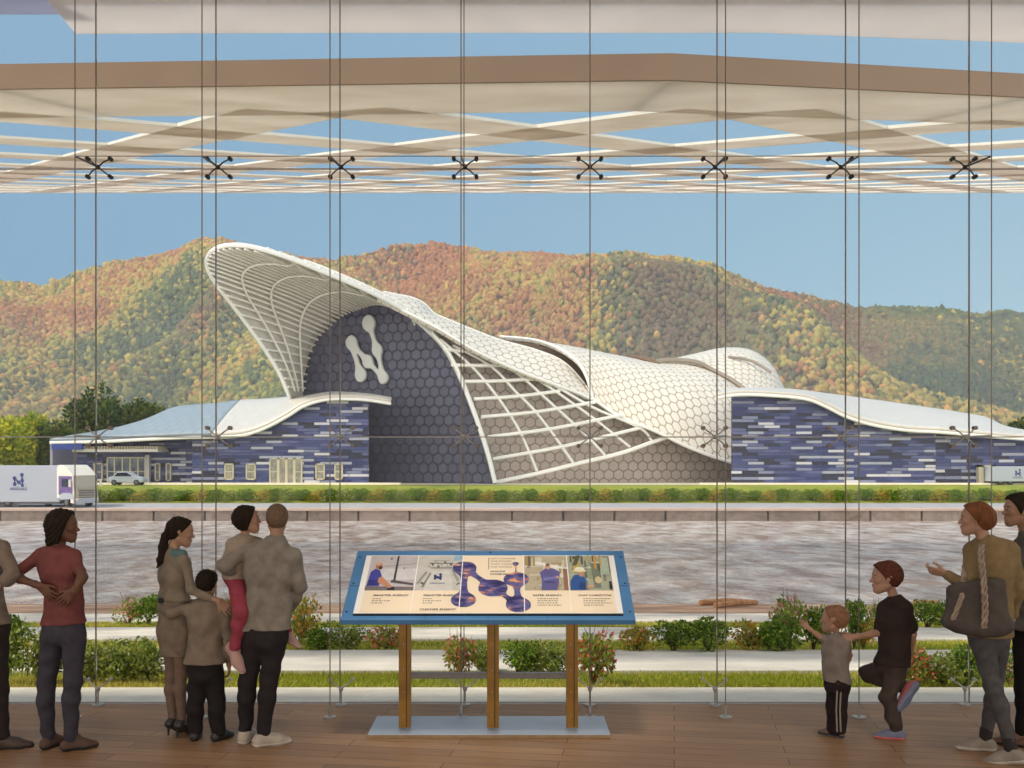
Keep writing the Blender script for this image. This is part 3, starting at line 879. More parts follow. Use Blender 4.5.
# main roof
R2 = [[(593, 399, 136), (587, 378, 136.5), (578, 362, 137.5), (560, 349, 139.5), (535, 340, 142), (500, 336.5, 145)],
      [(620, 417, 135.5), (613, 393, 136.5), (606, 372, 138), (594, 356, 141), (578, 348.5, 143.5), (560, 344, 147)],
      [(655, 431, 135), (650, 405, 136.5), (645, 383, 138.5), (637, 367, 141), (628, 359, 145), (612, 354, 149)],
      [(693, 449, 135), (690, 420, 136.5), (687, 395, 139), (680, 377, 142), (670, 367, 146), (655, 361, 151)],
      [(735, 463, 135.5), (733, 436, 137), (731, 412, 139.5), (724, 391, 143), (712, 374, 148), (688, 361, 153)],
      [(790, 475, 137), (786, 455, 138.5), (784, 435, 141), (772, 412, 146), (752, 393, 151), (722, 372, 156)]]
G2 = grid_of([[P(*p) for p in r] for r in R2], 36, 60)
sheet('main_roof', G2, None, hall, thick=.45, mats=[M_hexroof, M_under], flip=True, offset=-1.0)
mb = MB(); mb.tube(G2[0], .2, 6); mb.tube([r[0] for r in G2], .22, 6); mb.build('roof_edge', M_rim, hall, smooth=True)
mb = MB()
for k in (2, 4, 6, 8): mb.tube([p + V(.25, .35, -.55) for p in G2[k][4:30]], .16, 5)
mb.build('roof_ribs', M_under, hall)
flat_poly('inner_back_wall', [P(x, y, 148) for x, y in ((496, 340), (520, 341.5), (545, 346), (570, 356), (600, 368), (640, 380), (640, 400), (600, 402), (560, 388), (520, 368), (494, 350))], M_under, hall, V(1, 0, 0), V(0, 0, 1), ext=(0, .4, 0))
A_ = [(645, 367, 149), (660, 362, 149), (678, 361, 150), (697, 363, 150), (712, 370.5, 150), (732, 381, 149), (748, 393, 148), (765, 406, 147)]
B_ = [(655, 364, 156), (676, 358.5, 157), (696, 354.5, 157.5), (719, 352, 158), (740, 355, 158), (757, 364, 157), (772, 382, 155), (783, 402, 153)]
C_ = [(660, 363, 163), (677, 357.5, 164), (695, 353.5, 165), (720, 348, 165), (744, 348, 165), (760, 354, 164), (774, 367, 162), (786, 391, 159)]
G3 = grid_of([[P(*p) for p in r] for r in (A_, B_, C_)], 40, 14)
sheet('rear_roof_hump', G3, None, hall, thick=.4, mats=[M_hexroof, M_under], offset=-1.0)
M_gut = mat('grey gutter', C(150, 140, 128), .5, noise=.06)
mb = MB(); mb.tube([p + V(0, -.1, .12) for p in G3[0][4:]], .34, 6); mb.build('gutter', M_gut, hall, smooth=True)
mb = MB(); mb.tube(cr_param([P(728, 357, 155.5), P(745, 359, 155.5), P(758, 364, 155), P(771, 372.5, 154)], 12), .22, 6); mb.build('gutter', M_gut, hall, smooth=True)
mb = MB(); mb.tube(cr_param([P(626, 355.5, 148), P(640, 357.5, 148), P(652, 361, 147.5), P(661, 365.5, 147)], 10), [.1, .2, .25, .3, .34, .36, .36, .32, .25, .1], 6); mb.build('roof_vent_slot', M_under, hall, smooth=True)

# ------------------------------------------------------------------ side wings
def tile_mat(name, w=2.0, h=.38, seedoff=0.0):
    m = bpy.data.materials.new(name); m.use_nodes = True
    nt = m.node_tree; N = nt.nodes; L = nt.links; b = N['Principled BSDF']
    uv = N.new('ShaderNodeUVMap'); uv.uv_map = 'uv'
    br = N.new('ShaderNodeTexBrick'); br.inputs['Scale'].default_value = 1.0
    br.inputs['Brick Width'].default_value = w; br.inputs['Row Height'].default_value = h
    br.inputs['Mortar Size'].default_value = .03; br.offset = .37; br.offset_frequency = 2; br.squash = 1.4; br.squash_frequency = 3
    br.inputs['Color1'].default_value = (0, 0, 0, 1); br.inputs['Color2'].default_value = (1, 1, 1, 1); br.inputs['Mortar'].default_value = (.03, .03, .03, 1)
    L.new(uv.outputs[0], br.inputs['Vector'])
    r = N.new('ShaderNodeValToRGB'); r.color_ramp.interpolation = 'CONSTANT'
    els = r.color_ramp.elements
    els[0].position = 0; els[0].color = C(32, 36, 66)
    els[1].position = .18; els[1].color = C(62, 74, 130)
    for p, c in ((.36, C(90, 98, 146)), (.5, C(44, 54, 108)), (.64, C(128, 136, 168)), (.76, C(70, 80, 130)), (.84, C(168, 172, 192)), (.92, C(206, 206, 216))):
        e = els.new(p); e.color = c
    L.new(br.outputs['Color'], r.inputs[0])
    mx = N.new('ShaderNodeMixRGB'); L.new(br.outputs['Fac'], mx.inputs['Fac']); L.new(r.outputs[0], mx.inputs['Color1']); mx.inputs['Color2'].default_value = C(40, 42, 58)
    L.new(mx.outputs[0], b.inputs['Base Color']); b.inputs['Roughness'].default_value = .4
    bp = N.new('ShaderNodeBump'); bp.inputs['Strength'].default_value = .8; bp.inputs['Distance'].default_value = .12
    L.new(br.outputs['Color'], bp.inputs['Height']); L.new(bp.outputs[0], b.inputs['Normal'])
    return m
M_tile = tile_mat('blue banded tiles')
def seam_roof(name, ca, cb, scale):
    m = bpy.data.materials.new(name); m.use_nodes = True
    nt = m.node_tree; N = nt.nodes; L = nt.links; b = N['Principled BSDF']
    uv = N.new('ShaderNodeUVMap'); uv.uv_map = 'uv'
    br = N.new('ShaderNodeTexBrick'); br.inputs['Scale'].default_value = scale; br.inputs['Mortar Size'].default_value = .07
    br.inputs['Brick Width'].default_value = 1.6; br.inputs['Row Height'].default_value = 2.6; br.offset = .5
    br.inputs['Color1'].default_value = ca; br.inputs['Color2'].default_value = tuple(x * .95 for x in ca[:3]) + (1,); br.inputs['Mortar'].default_value = cb
    L.new(uv.outputs[0], br.inputs['Vector']); L.new(br.outputs['Color'], b.inputs['Base Color']); b.inputs['Roughness'].default_value = .35
    return m
M_roofw = seam_roof('white roof panels', C(212, 208, 202), C(200, 192, 180), 1.0)
M_roofb = seam_roof('sky tinted roof panels', C(152, 164, 174), C(120, 132, 142), 1.0)
M_win = mat('pale window glass', C(168, 160, 138), .15, noise=.3, nscale=1.5, color2=C(120, 124, 122))
M_frame = mat('beige window frame', C(205, 196, 172), .5, noise=.06)
M_entry = mat('entry glass', C(120, 130, 145), .12, noise=.3, nscale=.8, color2=C(80, 90, 112))

lw = empty('wing_building', P(280, 484, 128), 'blue tiled low wing with a wavy roof, doors and windows at the left', 'building')
DL = 128.0
F1 = [(391, 402.5), (364, 398.6), (334, 398), (317, 400.5), (302, 406), (287, 415.5), (264, 427.5), (241, 434.5), (212, 436), (183, 436.5), (140, 438.5), (100, 440.5), (50, 441.5)]
K1 = [(391, 401, 130), (362, 396.5, 137), (334, 394.5, 142), (318, 396, 144), (303, 398, 145), (287, 399, 146), (276, 400, 147), (262, 401, 147.5), (241, 402, 148), (215, 405, 148), (176, 409, 148), (148, 421, 147), (117, 434, 145)]
Fp = [P(x, y, DL - 1.2 if x > 200 else DL - 1.2) for x, y in F1]; Kp = [P(*k) for k in K1]
G4 = grid_of([Fp, [a.lerp(b, .5) + V(0, 0, .25) for a, b in zip(Fp, Kp)], Kp], 70, 16)
# white front roof and, past the fold, the field tinted blue-grey for reflected sky
def split_sheet(name, G, i0, i1, m, parent): sheet(name, [r[i0:i1 + 1] for r in G], m, parent, thick=.35, offset=-1)
split_sheet('white_roof', G4, 0, 46, M_roofw, lw)
split_sheet('sky_tinted_roof', G4, 46, 69, M_roofb, lw)
mb = MB(); mb.tube([p + V(0, -.02, -.15) for p in G4[0]], .2, 6); mb.tube([G4[k][46] + V(0, 0, .15) for k in range(16)], .14, 5); mb.build('roof_edge', M_rim, lw, smooth=True)
wl = [(192, 486), (368.5, 485), (368.5, 400), (334, 399.5), (317, 402), (302, 408), (287, 417.5), (264, 429), (241, 435.5), (192, 437)]
flat_poly('tile_wall', [P(x, y, DL) for x, y in wl], M_tile, lw, V(1, 0, 0), V(0, 0, 1), ext=(0, .5, 0), origin=P(192, 486, DL))
a, b = P(368.5, 486, DL), P(368.5, 400, DL); a2, b2 = P(368.5, 486, 138), P(368.5, 400, 138)
flat_poly('end_wall', [a, b, V(b2.x, b2.y, b.z), V(a2.x, a2.y, a.z)], M_tile, lw, (a2 - a).normalized(), V(0, 0, 1))
wl2 = [(77, 487), (193, 486), (193, 438), (77, 442)]
flat_poly('tile_wall', [P(x, y, 131.5) for x, y in wl2], M_tile, lw, V(1, 0, 0), V(0, 0, 1), ext=(0, .5, 0), origin=P(77, 487, 131.5))
a = P(192, 486, DL); a2 = P(192, 486, 131.5)
flat_poly('return_wall', [a, P(192, 437, DL), V(a2.x + .8, a2.y, P(192, 437, DL).z), V(a2.x + .8, a2.y, a.z)], M_tile, lw, V(0, 1, 0), V(0, 0, 1))
mb = MB(); mb.box2(P(50, 487, 130.5), P(77.5, 445, 138)); mb.build('grey_end_block', mat('grey cladding', C(150, 148, 166), .6, noise=.06, nscale=.4), lw)
mb = MB(); mb.box2(P(51.5, 449.5, 126.7), P(82, 443.5, 126.7) + V(0, 12, 0)); mb.build('blue_fascia', mat('deep blue fascia', C(36, 62, 150), .4, noise=.06, nscale=.5), lw)
def wing_window(px0, px1, py0, py1, d, parent, panes=1, mid=True, name='window', m=None):
    a, b = P(px0, py1, d), P(px1, py0, d)
    mb = MB(); fw = .16
    mb.box2((a.x, d - .15, a.z), (a.x + fw, d + .1, b.z)); mb.box2((b.x - fw, d - .15, a.z), (b.x, d + .1, b.z))
    mb.box2((a.x, d - .15, a.z), (b.x, d + .1, a.z + fw)); mb.box2((a.x, d - .15, b.z - fw), (b.x, d + .1, b.z))
    for i in range(1, panes): x = lerp(a.x, b.x, i / panes); mb.box2((x - fw / 2, d - .14, a.z), (x + fw / 2, d + .1, b.z))
    if mid: z = lerp(a.z, b.z, .5); mb.box2((a.x, d - .13, z - .05), (b.x, d + .1, z + .05))
    o = mb.build(name, M_frame, parent)
    mb = MB(); mb.box2((a.x + .02, d - .06, a.z + .02), (b.x - .02, d + .05, b.z - .02)); mb.build('pane', m or M_win, o)
    return o
for x0, x1 in ((224.5, 234), (246, 256), (315.5, 325), (334.5, 343)): wing_window(x0, x1, 463.5, 479.8, DL - .05, lw)
wing_window(269.5, 278.5, 458, 485.5, DL - .05, lw, 1, True, 'side_light')
wing_window(278.5, 286.5, 458, 485.5, DL - .05, lw, 1, False, 'door')
wing_window(286.5, 294.5, 458, 485.5, DL - .05, lw, 1, False, 'door')
wing_window(294.5, 302.5, 458, 485.5, DL - .05, lw, 1, True, 'side_light')
wing_window(107, 146, 457, 486, 131.4, lw, 5, True, 'entrance_glazing', M_entry)
for x0, x1 in ((155, 160.5), (166, 171.5), (94, 103)): wing_window(x0, x1, 463, 481, 131.4, lw, 1, True, 'window', M_entry)
mb = MB(); mb.box2((P(145.5, 487, 130.8).x, 130.6, -.95), (P(149.5, 487, 130.8).x, 131.3, P(149, 455, 130.8).z)); mb.build('pilaster', mat('pale pilaster', C(190, 188, 190), .6, noise=.05), lw)
e = empty('entrance_canopy', P(118, 450, 129), None)
e.parent = None
bpy.data.objects.remove(e)
mb = MB(); za = P(100, 452, 129).z
mb.box2((P(76, 452, 128.4).x, 127.2, za), (P(161, 452, 128.4).x, 131.4, za + .35)); oc = mb.build('entrance_canopy', mat('canopy metal', C(196, 192, 186), .5, noise=.06), lw)
mb = MB()
for i in range(30):
    x = lerp(P(76, 452, 128.4).x, P(161, 452, 128.4).x, (i + .5) / 30)
    mb.box2((x - .05, 127.1, za + .36), (x + .05, 131.2, za + .7))
mb.build('louvre', M_frame, oc)
mb = MB(); mb.box2((P(50, 0, 128).x, 126.6, -.93), (P(401, 0, 128).x, 128.4, -.70)); tag(mb.build('forecourt_kerb', M_kerb), kind='structure')

rw = empty('wing_building', P(840, 484, 128), 'blue tiled low wing with a white wavy roof at the right', 'building')
F2 = [(716, 397), (741, 393.6), (779, 395), (807.6, 398.4), (826.6, 406), (845.6, 415.4), (871, 423.4), (906, 429.2), (940.5, 431.2), (985, 435), (1024, 438), (1070, 441), (1120, 444)]
K2 = [(717, 396, 130), (741, 391.5, 136), (779, 391, 141), (803, 392.5, 144), (826, 395.5, 146), (850, 398.5, 147.5), (890, 404, 148.5), (925, 409, 149), (955, 413.5, 149), (985, 419, 148.5), (1004, 428, 147), (1030, 434, 145), (1090, 441, 143)]
Fp2 = [P(x, y, DL - 1.2) for x, y in F2]; Kp2 = [P(*k) for k in K2]
G5 = grid_of([Fp2, [a.lerp(b, .5) + V(0, 0, .25) for a, b in zip(Fp2, Kp2)], Kp2], 70, 16)
sheet('white_roof', G5, M_roofw, rw, thick=.35, flip=True, offset=-1)
mb = MB(); mb.tube([p + V(0, -.02, -.15) for p in G5[0]], .2, 6); mb.build('roof_edge', M_rim, rw, smooth=True)
mb = MB()
for i in (36, 46, 56): mb.tube([G5[k][i] + V(0, 0, .12) for k in range(16)], .16, 5)
mb.build('roof_seam', M_gut, rw)
wr = [(732, 484), (935.5, 486), (935.5, 432), (906, 430.5), (871, 424.8), (845.6, 417), (826.6, 408), (807.6, 400.4), (779, 397), (741, 395.5), (732, 396.5)]
flat_poly('tile_wall', [P(x, y, DL) for x, y in wr], M_tile, rw, V(1, 0, 0), V(0, 0, 1), ext=(0, .5, 0), origin=P(732, 486, DL))
a, b = P(732, 486, DL), P(732, 397, DL); a2 = P(731.8, 486, 138)
flat_poly('end_wall', [a, b, V(a2.x, 138, b.z), V(a2.x, 138, a.z)], M_tile, rw, V(0, 1, 0), V(0, 0, 1))
M_tile2 = tile_mat('blue banded tiles lighter', 2.0, .42)
wr2 = [(935.5, 485), (1120, 485), (1120, 446), (935.5, 432)]
flat_poly('tile_wall', [P(x, y, 128.8) for x, y in wr2], M_tile2, rw, V(1, 0, 0), V(0, 0, 1), ext=(0, .5, 0), origin=P(935, 486, 128.8))
mb = MB(); mb.box2(P(980.5, 485, 128.2), P(991.5, 466, 128.9)); dk = mb.build('loading_door', mat('brown dock door', C(120, 106, 100), .6, noise=.1, nscale=.6), rw)
mb = MB(); mb.box2(P(979, 485, 128.0), P(981, 465, 128.8)); mb.box2(P(991, 485, 128.0), P(993, 465, 128.8)); mb.box2(P(979, 467, 128.0), P(993, 465, 128.8)); mb.build('door_frame', M_frame, dk)
mb = MB(); mb.box2((P(700, 0, 128).x, 126.6, -.93), (P(1120, 0, 128).x, 128.4, -.72)); tag(mb.build('forecourt_kerb', M_kerb), kind='structure')

# ------------------------------------------------------------------ vehicles
M_trailer = mat('white trailer', C(174, 182, 196), .45, noise=.03, nscale=.3)
M_cab = mat('cream cab paint', C(232, 226, 216), .35, noise=.04, nscale=.6)
M_purple = mat('purple door graphic', C(116, 92, 150), .4, noise=.25, nscale=1.2)
M_vglass = mat('vehicle glass', C(176, 170, 158), .1, noise=.1)
M_vdark = mat('dark vehicle glass', C(48, 50, 62), .1, noise=.1)
M_tyre = mat('tyre rubber', C(36, 36, 40), .8, noise=.1)
M_grey = mat('vehicle grey plastic', C(100, 100, 110), .6, noise=.1)
M_blue = mat('logo blue', C(40, 52, 120), .5, noise=.05)
def wheel(parent, c, axis, r, w):
    mb = MB(); axis = Vector(axis).normalized(); c = Vector(c)
    mb.cyl(c - axis * w / 2, c + axis * w / 2, r, 20)
    o = mb.build('wheel', M_tyre, parent, smooth=True)
    mb = MB(); mb.cyl(c - axis * (w / 2 + .02), c + axis * (w / 2 + .02), r * .55, 14); mb.build('rim', M_grey, o, smooth=True)
def small_logo(parent, c, X, Z, size, m):
    """six-ball emblem lying on a surface at c, in plane X, Z"""
    N_ = X.cross(Z).normalized(); k = size / 180.0
    emblem('emblem', EMB, EMBL, lambda x, y, w: Vector(c) + X * ((x - 175) * k) - Z * ((y - 590) * k) + N_ * w, m, parent, .01, res=60)
def frame4(c, X, Z):
    N_ = X.cross(Z).normalized()
    return Matrix(((X.x, Z.x, N_.x, c[0]), (X.y, Z.y, N_.y, c[1]), (X.z, Z.z, N_.z, c[2]), (0, 0, 0, 1)))
RZ = -2.9
trk = empty('truck', (-49, 112, RZ), 'white articulated truck with a purple door driving on the far road at the left', 'truck')
x0, x1, ya, yb = -63.0, -48.85, 110.6, 113.1
zt, zb = P(30, 465.5, 110.6).z, P(30, 502, 110.6).z
mb = MB(); mb.box2((x0, ya, zb), (x1, yb, zt)); tr = mb.build('trailer', M_trailer, trk, bevel=.06)
mb = MB(); mb.box2((x0 + .2, ya + .2, zb - .22), (x1 - .1, yb - .2, zb)); mb.box2((x0 + 4.5, ya + .25, zb - .5), (x1 - 4.5, ya + .35, zb - .15)); mb.build('chassis', M_grey, tr)
small_logo(tr, P(18.5, 480, 110.58), V(1, 0, 0), V(0, 0, 1), 1.35, M_blue)
text('NUSCALE', .42, frame4(P(18.5, 489, 110.57), V(1, 0, 0), V(0, 0, 1)), M_blue, tr, bold=.008)
for x in (-61, -59.7, -58.4, -55.8, -54.5):
    wheel(trk, (x, ya + .2, RZ + .48), (0, 1, 0), .48, .35)
phi = math.radians(30)
fw = V(math.cos(phi), -math.sin(phi), 0); sd = V(math.sin(phi), math.cos(phi), 0)   # forward, away side
base = V(-48.4, 111.9, RZ)
def cabp(f, s, z): return base + fw * (f * 1.14) + sd * (s * 1.22) + V(0, 0, z)
prof = [(0, .9), (0, 4.2), (.2, 4.5), (.9, 4.5), (1.5, 4.1), (2.05, 3.6), (2.3, 3.4), (2.42, 2.0), (2.5, 1.2), (2.5, .45), (2.0, .4), (1.95, .9)]
mb = MB(); mb.prism([cabp(f, -1.25, z) for f, z in prof], sd * 3.05); cb = mb.build('cab', M_cab, trk, bevel=.05)
mb = MB(); mb.prism([cabp(2.375, -1.05, 3.15), cabp(2.375, 1.05, 3.15), cabp(2.47, 1.1, 2.05), cabp(2.47, -1.1, 2.05)], fw * .04); mb.build('windscreen', M_vglass, cb)
mb = MB(); mb.prism([cabp(2.36, -1.2, 3.35), cabp(2.36, 1.2, 3.35), cabp(2.5, 1.22, .95), cabp(2.5, -1.22, .95)], fw * .03); mb.build('front_panel', mat('grey beige cab front', C(176, 168, 152), .5, noise=.08, nscale=1), cb)
mb = MB()
for z in (1.75, 1.5, 1.25, 1.0): mb.box(cabp(2.54, 0, z), (.06, 1.9, .1), fw, sd)
mb.build('grille', M_grey, cb)
mb = MB(); mb.box(cabp(2.45, 0, .62), (.3, 3.05, .5), fw, sd); mb.build('bumper', M_trailer, cb, bevel=.05)
for s in (-1, 1):
    mb = MB(); mb.box(cabp(2.56, s * 1.0, .78), (.12, .4, .2), fw, sd); mb.build('headlight', M_white, cb, bevel=.03)
    mb = MB(); mb.tube([cabp(2.2, s * 1.25, 2.9), cabp(2.35, s * 1.55, 2.9)], .04); mb.box(cabp(2.38, s * 1.58, 2.55), (.14, .22, .8), fw, sd); mb.build('mirror', M_cab, cb)
mb = MB(); mb.prism([cabp(.3, -1.27, 1.3), cabp(2.3, -1.27, 1.3), cabp(2.32, -1.27, 2.0), cabp(2.2, -1.27, 3.3), cabp(.3, -1.27, 3.3)], sd * .03); dr = mb.build('door', M_purple, cb)
mb = MB(); mb.prism([cabp(.75, -1.29, 2.15), cabp(2.05, -1.29, 2.15), cabp(1.98, -1.29, 3.0), cabp(.75, -1.29, 3.0)], sd * .03); mb.build('door_window', M_vdark, dr)
mb = MB(); mb.prism([cabp(.5, -1.28, .75), cabp(2.45, -1.28, .85), cabp(2.45, -1.28, 1.35), cabp(1.9, -1.28, 1.5), cabp(.9, -1.28, 1.5), cabp(.4, -1.28, 1.2)], sd * .06); mb.build('wing_panel', M_trailer, cb)
for s in (-1.0, 1.0):
    wheel(trk, cabp(1.35, s * 1.08, .5), sd, .5, .34)
    wheel(trk, cabp(-1.6, s * 1.0, .5), sd, .5, .34)
mb = MB(); mb.box(cabp(-1.0, 0, .85), (3.2, 1.1, .25), fw, sd); mb.build('tractor_frame', M_grey, trk)

t2 = empty('truck_trailer', (P(1010, 484, 126).x + 3, 127, -.92), 'white box trailer backed up beside the brown dock door at the far right', 'trailer')
xa = P(993, 480, 125.6).x
mb = MB(); mb.box2((xa, 125.6, P(0, 481.5, 125.6).z), (xa + 12, 127.9, P(0, 466.5, 125.6).z)); tb = mb.build('box_body', M_trailer, t2, bevel=.05)
mb = MB(); mb.box2((xa + .2, 125.9, -.55), (xa + 11.8, 127.6, P(0, 481.5, 125.6).z)); mb.build('chassis', M_grey, t2)
for x in (xa + 1.0, xa + 2.2, xa + 9.5): wheel(t2, (x, 125.85, -.5), (0, 1, 0), .42, .3); wheel(t2, (x, 127.6, -.5), (0, 1, 0), .42, .3)
small_logo(tb, P(1018, 472.5, 125.58), V(1, 0, 0), V(0, 0, 1), .8, M_blue)
text('NUSCALE', .26, frame4(P(1018, 477.5, 125.57), V(1, 0, 0), V(0, 0, 1)), M_blue, tb, bold=.004)

car = empty('car', P(126, 486, 124.5), 'small white car parked in front of the glazed entrance at the left', 'car')
cx_ = P(128, 486, 124.5).x; cz0 = -.93
pr = [(-2.1, .35), (-2.15, .75), (-2.0, 1.0), (-1.5, 1.08), (-1.0, 1.62), (.2, 1.66), (1.0, 1.1), (1.9, .92), (2.15, .65), (2.1, .35)]
mb = MB(); mb.prism([V(cx_ + f, 123.6, cz0 + z) for f, z in pr], (0, 1.75, 0)); cbo = mb.build('body', M_trailer, car, bevel=.08)
mb = MB(); mb.prism([V(cx_ + f, 123.58, cz0 + z) for f, z in ((-1.35, 1.1), (-.93, 1.54), (.15, 1.57), (.85, 1.1))], (0, 1.79, 0)); mb.build('window_band', M_vdark, cbo)
for x in (-1.35, 1.35):
    for y in (123.68, 125.27): wheel(car, (cx_ + x, y, cz0 + .34), (0, 1, 0), .34, .22)

# ------------------------------------------------------------------ planting
M_leaf = attr_mat('leaves', .6, .4)
M_bark = mat('bark', C(92, 72, 54), .9, noise=.3, nscale=8, bump=.4, bscale=20)
def leaf_cloud(n, dims, lsize, cols, weights, seed, lobes=7, floor_=0.0):
    """leaves in lobes; returns verts, faces, colours around the plant's base"""
    g = np.random.default_rng(seed)
    w, d, h = dims
    lc = np.stack([g.uniform(-.32, .32, lobes) * w, g.uniform(-.3, .3, lobes) * d, g.uniform(.35, .72, lobes) * h], 1)
    lr = g.uniform(.22, .34, lobes)
    k = g.integers(0, lobes, n)
    u = g.normal(0, 1, (n, 3)); u /= np.linalg.norm(u, axis=1)[:, None]
    rad = g.uniform(.55, 1.05, n) ** .6
    p = lc[k] + u * (rad * lr[k])[:, None] * np.array([w, d, h * 1.05])
    p[:, 2] = np.maximum(p[:, 2], g.uniform(floor_, .16, n) * h)
    a = g.normal(0, 1, (n, 3)); a += u * .8; a /= np.linalg.norm(a, axis=1)[:, None]
    b = np.cross(a, g.normal(0, 1, (n, 3))); b /= np.linalg.norm(b, axis=1)[:, None]
    s = lsize * g.uniform(.6, 1.3, n)[:, None]
    nn = np.cross(a, b)
    v = np.stack([p, p + a * s * .5 + b * s * .28 + nn * s * .08, p + a * s, p + a * s * .5 - b * s * .28 + nn * s * .08], 1)
    ci = g.choice(len(cols), n, p=np.array(weights) / sum(weights))
    c = np.array([x[:3] for x in cols])[ci] * g.uniform(1.05, 1.8, (n, 1))
    return v.reshape(-1, 3), np.arange(4 * n).reshape(-1, 4), np.repeat(np.clip(c, 0, 1), 4, axis=0), lc
GREEN = [C(92, 118, 42), C(126, 150, 54), C(70, 96, 38), C(158, 168, 72)]
BUSHV = {}
def bush_data(kind, i):
    key = (kind, i)
    if key in BUSHV: return BUSHV[key]
    sd = hash_seed = {'green': 100, 'olive': 200, 'red': 300, 'flower': 400, 'autumn': 500}[kind] + i
    if kind == 'green': a = leaf_cloud(1500, (1, 1, 1), .10, GREEN, [3, 3, 2, 1], sd)
    if kind == 'olive': a = leaf_cloud(1500, (1, 1, 1), .10, [C(124, 136, 60), C(162, 166, 80), C(102, 114, 52), C(216, 210, 180)], [3, 3, 2, .5], sd)
    if kind == 'red': a = leaf_cloud(900, (1, 1, 1), .12, [C(146, 158, 70), C(118, 136, 58), C(200, 96, 70), C(216, 140, 112)], [3, 2, 1.4, 1], sd, 6)
    if kind == 'flower': a = leaf_cloud(900, (1, 1, 1), .11, [C(138, 156, 70), C(110, 132, 60), C(222, 130, 126), C(240, 184, 164)], [3, 2, .9, .6], sd, 6)
    if kind == 'autumn': a = leaf_cloud(800, (1, 1, 1), .12, [C(190, 156, 66), C(150, 150, 62), C(206, 128, 66), C(120, 136, 60)], [2, 2, 1, 2], sd, 6)
    v, f, c, lc = a
    me = np_mesh('foliage', v, f, M_leaf, None, smooth=False, cols=c)
    mb = MB()
    for q in lc: mb.tube([(0, 0, -.02), V(q[0] * .4, q[1] * .4, q[2] * .5), V(*q)], [.03, .02, .01], 5)
    if kind in ('red', 'flower'):
        g = random.Random(sd)
        for _ in range(5): mb.tube([(g.uniform(-.2, .2), g.uniform(-.2, .2), .3), (g.uniform(-.4, .4), g.uniform(-.3, .3), g.uniform(.95, 1.2))], [.012, .006], 4)
    st = mb.build('stem', M_bark)
    BUSHV[key] = (me.data, st.data)
    bpy.data.objects.remove(me); bpy.data.objects.remove(st)
    return BUSHV[key]
def bush(px0, px1, ytop, ybase, kind, i, label, group=None, d=None, dep=None, far=None, name='shrub'):
    """a shrub whose foot stands on the bank where the photo shows it"""
    if far is None:
        d = 1.145 / ((ybase - HY) / F - .115)
        z = zbank(d) - .03
    else: d, z = far
    a, b = P(px0, 0, d).x, P(px1, 0, d).x
    h = (ybase - ytop) / F * d * 1.05; w = (b - a) * 1.12
    t = empty(name, ((a + b) / 2, d, z), label, 'shrub', group, rz=random.uniform(0, 6.28))
    t.rotation_euler.z = (i * 1.3) % 1.0 - .5
    m1, m2 = bush_data(kind, i % 4)
    for nm, me in (('foliage', m1), ('stem', m2)):
        o = bpy.data.objects.new(nm, me); COL.objects.link(o); o.parent = t; o.scale = (w, dep or min(w, h * 1.3), h)
    return t
G1n = 'shrubs on the river bank terraces'
